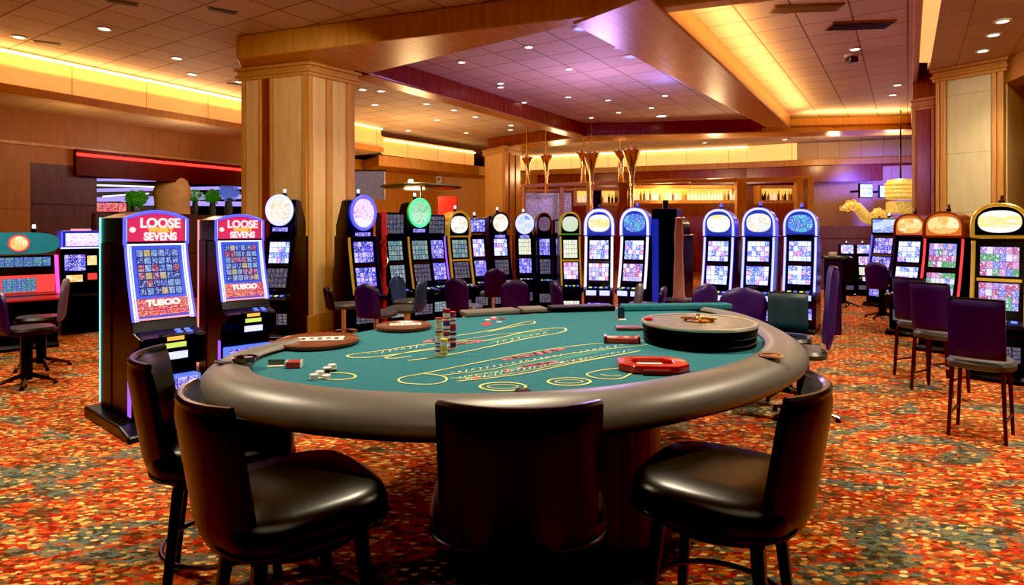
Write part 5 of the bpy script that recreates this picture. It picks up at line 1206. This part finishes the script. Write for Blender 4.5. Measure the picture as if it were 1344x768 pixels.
for x, y in ((1178,111),(1172,124),(1122,64)): downlight(x, y, ZH, 0.08, 'small downlight in the right coffer ceiling', 'downlights in the right coffer')
for x, y in ((1163,190),(1165,200),(1100,205),(1030,183),(925,187)): downlight(x, min(y,200), ZH, 0.09, 'small downlight in the rear ceiling before the bar', 'downlights in the rear ceiling')
for x, y in ((1316,27),(1304,45),(1290,66)): downlight(x, y, ZL, 0.075, 'recessed downlight in the right soffit above the cream column', 'downlights in the right soffit')
def plate(px0, py0, px1, py1, name, label, cat, m, slat):
    a, b, c, d = U(px0,py0,ZH), U(px1,py0,ZH), U(px1,py1,ZH), U(px0,py1,ZH)
    ce = (a+b+c+d)/4; w_ = abs(b.x-a.x)/2*0.96; dp = abs(d.y-a.y)/2
    v = root(name, (ce.x, ce.y, ZH), -6, label, cat)
    MB().box(-w_,w_,-dp,dp,-0.025,-0.001).build('frame', m, v, 0.004)
    for k in range(5): MB().box(-w_*0.94,w_*0.94,-dp*0.86+k*dp*0.38,-dp*0.86+k*dp*0.38+dp*0.16,-0.035,-0.025).build('slat', slat, v)
plate(1012,5,1104,14,'ceiling_vent','long perforated tan grille at top of the right coffer','vent','grille','grille')
plate(1086,27,1170,37,'ceiling_vent','dark slotted vent in the right coffer beside the grille','vent','grille','black_matte')
p = U(1118,72,ZH); dt = root('smoke_detector', (p.x,p.y,ZH), 0, 'small boxed ceiling sensor hanging in the right coffer', 'sensor')
MB().lathe([(0,-0.001),(0.11,-0.001),(0.10,-0.03),(0,-0.035)], 20).build('plate', 'white_plastic', dt); MB().box(-0.07,0.07,-0.07,0.07,-0.13,-0.036).build('sensor_head', 'dark_chrome', dt, 0.01)
for i, (x, y) in enumerate(((160,3),(292,14),(62,56),(310,110))):
    p = U(x, y, ZH); v = root('ceiling_speaker', (p.x,p.y,ZH), 30, ['dark ceiling slot at top left edge of view','dark ceiling slot left of the big beam','dark ceiling slot by the left cove','dark ceiling slot beside the column head'][i], 'vent')
    MB().box(-0.16,0.16,-0.05,0.05,-0.012,-0.001).build('slot_plate', 'black_matte', v); MB().box(-0.18,0.18,-0.07,0.07,-0.006,-0.0005).build('rim', 'grille', v)

# ------------------------------------------------------------------ lights
def spotl(x, y, z, e, c=(1.0,0.74,0.45), ang=120, r=0.15, tgt=None, blend=0.8):
    l = bpy.data.lights.new('spot_lamp', 'SPOT'); l.energy = e; l.color = c; l.spot_size = math.radians(ang); l.spot_blend = blend; l.shadow_soft_size = r
    o = bpy.data.objects.new('spot_lamp', l); col.objects.link(o); o.location = (x, y, z)
    if tgt: o.rotation_euler = (Vector(tgt)-Vector((x,y,z))).to_track_quat('-Z','Y').to_euler()
    return o
def pointl(x, y, z, e, c, r=0.2):
    l = bpy.data.lights.new('point_lamp', 'POINT'); l.energy = e; l.color = c; l.shadow_soft_size = r
    o = bpy.data.objects.new('point_lamp', l); col.objects.link(o); o.location = (x, y, z); return o
def areal(loc, tgt, sx, sy, e, c):
    l = bpy.data.lights.new('fill_light', 'AREA'); l.shape = 'RECTANGLE'; l.size = sx; l.size_y = sy; l.energy = e; l.color = c
    o = bpy.data.objects.new('fill_light', l); col.objects.link(o); o.location = loc
    o.rotation_euler = (Vector(tgt)-Vector(loc)).to_track_quat('-Z','Y').to_euler(); return o
warm = (1.0,0.83,0.58)
for x, y, e in ((-3.6,3.6,520),(3.8,3.6,520),(-5.5,6,420),(5.2,5.6,500),(0.2,4.0,560),(2.6,9.0,380),(-1.5,8.0,320),(7.0,10.5,380),(-0.5,13,320),(4.5,12.5,320),(-6.8,9.0,160),(3,17,250),(8.5,14,300),(6.6,8.0,260)):
    spotl(x, y, 4.0, e, warm, 130, 0.12)
# light thrown up on the ceiling by the coves
def strip_light(a, b, z, e, c, wd=0.14):      # cove lamp facing up, laid along a plan line
    a, b = Vector((a[0], a[1])), Vector((b[0], b[1])); m = (a+b)/2
    l = bpy.data.lights.new('cove_lamp', 'AREA'); l.shape = 'RECTANGLE'; l.size = (b-a).length; l.size_y = wd; l.energy = e; l.color = c
    o = bpy.data.objects.new('cove_lamp', l); col.objects.link(o); o.location = (m.x, m.y, z)
    o.rotation_euler = (PI, 0, math.atan2(b.y-a.y, b.x-a.x)); return o
gold = (1.0,0.53,0.17)
ra, rb9 = off(qa, qb, 0.30)
strip_light(ra + (rb9-ra)*0.05, rb9 - (rb9-ra)*0.05, ZL+0.02, 80, gold)
x0_, x1_ = U(1050,168,ZL).xy, U(1180,166,ZL).xy
strip_light(x0_ + Vector((0,-0.3)), x1_ + Vector((0,-0.3)), ZL+0.05, 45, gold)
lc0, lc1 = off(c0, c1, 0.16)
areal((0.0,-0.6,3.95), (0.0,2.6,0.0), 4.0, 1.6, 40, (1.0,0.84,0.60))  # added overhead fill to brighten the floor under the table
strip_light(lc0, lc1, ZL+0.04, 40, gold)
spotl(5.2, 6.2, 3.95, 300, (1.0,0.86,0.60), 60, 0.1, (7.2, 9.1, 2.4))  # added spot to brighten the cream column panel
pointl(9.6, 18.2, 3.7, 45, (1.0,0.62,0.28), 0.15)  # added bare light to lift the dark rear right ceiling
spotl(10.3, 16.9, 3.0, 900, (0.10,0.08,1.0), 75, 0.1, (11.6,19.5,2.5))
pointl(-6.3, 12.0, 3.1, 35, (1.0,0.8,0.6), 0.15)  # added bare light to brighten the plants on the half wall
pointl(1.6, 11.0, 3.0, 150, (0.62,0.36,1.0), 0.3); pointl(2.9, 11.5, 4.0, 16, (0.2,0.2,1.0), 0.1)
pointl(10.4, 17.2, 2.6, 50, (0.16,0.10,1.0), 0.2)
pointl(-9.0, 20.0, 3.0, 120, (0.5,0.4,1.0), 0.4)
pointl(5.8, 17.4, 3.3, 110, (1.0,0.66,0.32), 0.2); pointl(1.5, 19.6, 3.3, 70, (1.0,0.66,0.32), 0.2); pointl(10.0, 15.9, 3.7, 60, (1.0,0.66,0.32), 0.2); pointl(4.5, 18.0, 2.6, 70, (1.0,0.55,0.2), 0.3)  # bare lights added to lift the dark rear ceiling
spotl(-1.4, 5.6, 3.95, 420, (1.0,0.84,0.58), 60, 0.1, (-3.3, 9.3, 2.5))  # added spot to brighten the left column
pointl(-2.5, 15.6, 2.6, 240, (1.0,0.6,0.25), 0.3)  # bare light without a fixture, turned up to brighten the amber back wall
pointl(-7.5, 10.5, 3.0, 22, (1.0,0.6,0.25), 0.3)
wd = bpy.data.worlds.new('ambient_fill'); sc.world = wd; wd.use_nodes = True  # warm ambient fill let in through the open room shell
bg = wd.node_tree.nodes['Background']; bg.inputs[0].default_value = (1.0,0.72,0.45,1); bg.inputs[1].default_value = 0.05
sc.view_settings.view_transform = 'Standard'; sc.view_settings.look = 'None'; sc.view_settings.exposure = 0.0
sc.view_settings.use_curve_mapping = True
sc.view_settings.curve_mapping.black_level = (0.008, 0.008, 0.008)
sc.view_settings.curve_mapping.update()
sc.view_settings.exposure = 0.06; sc.view_settings.gamma = 1.0
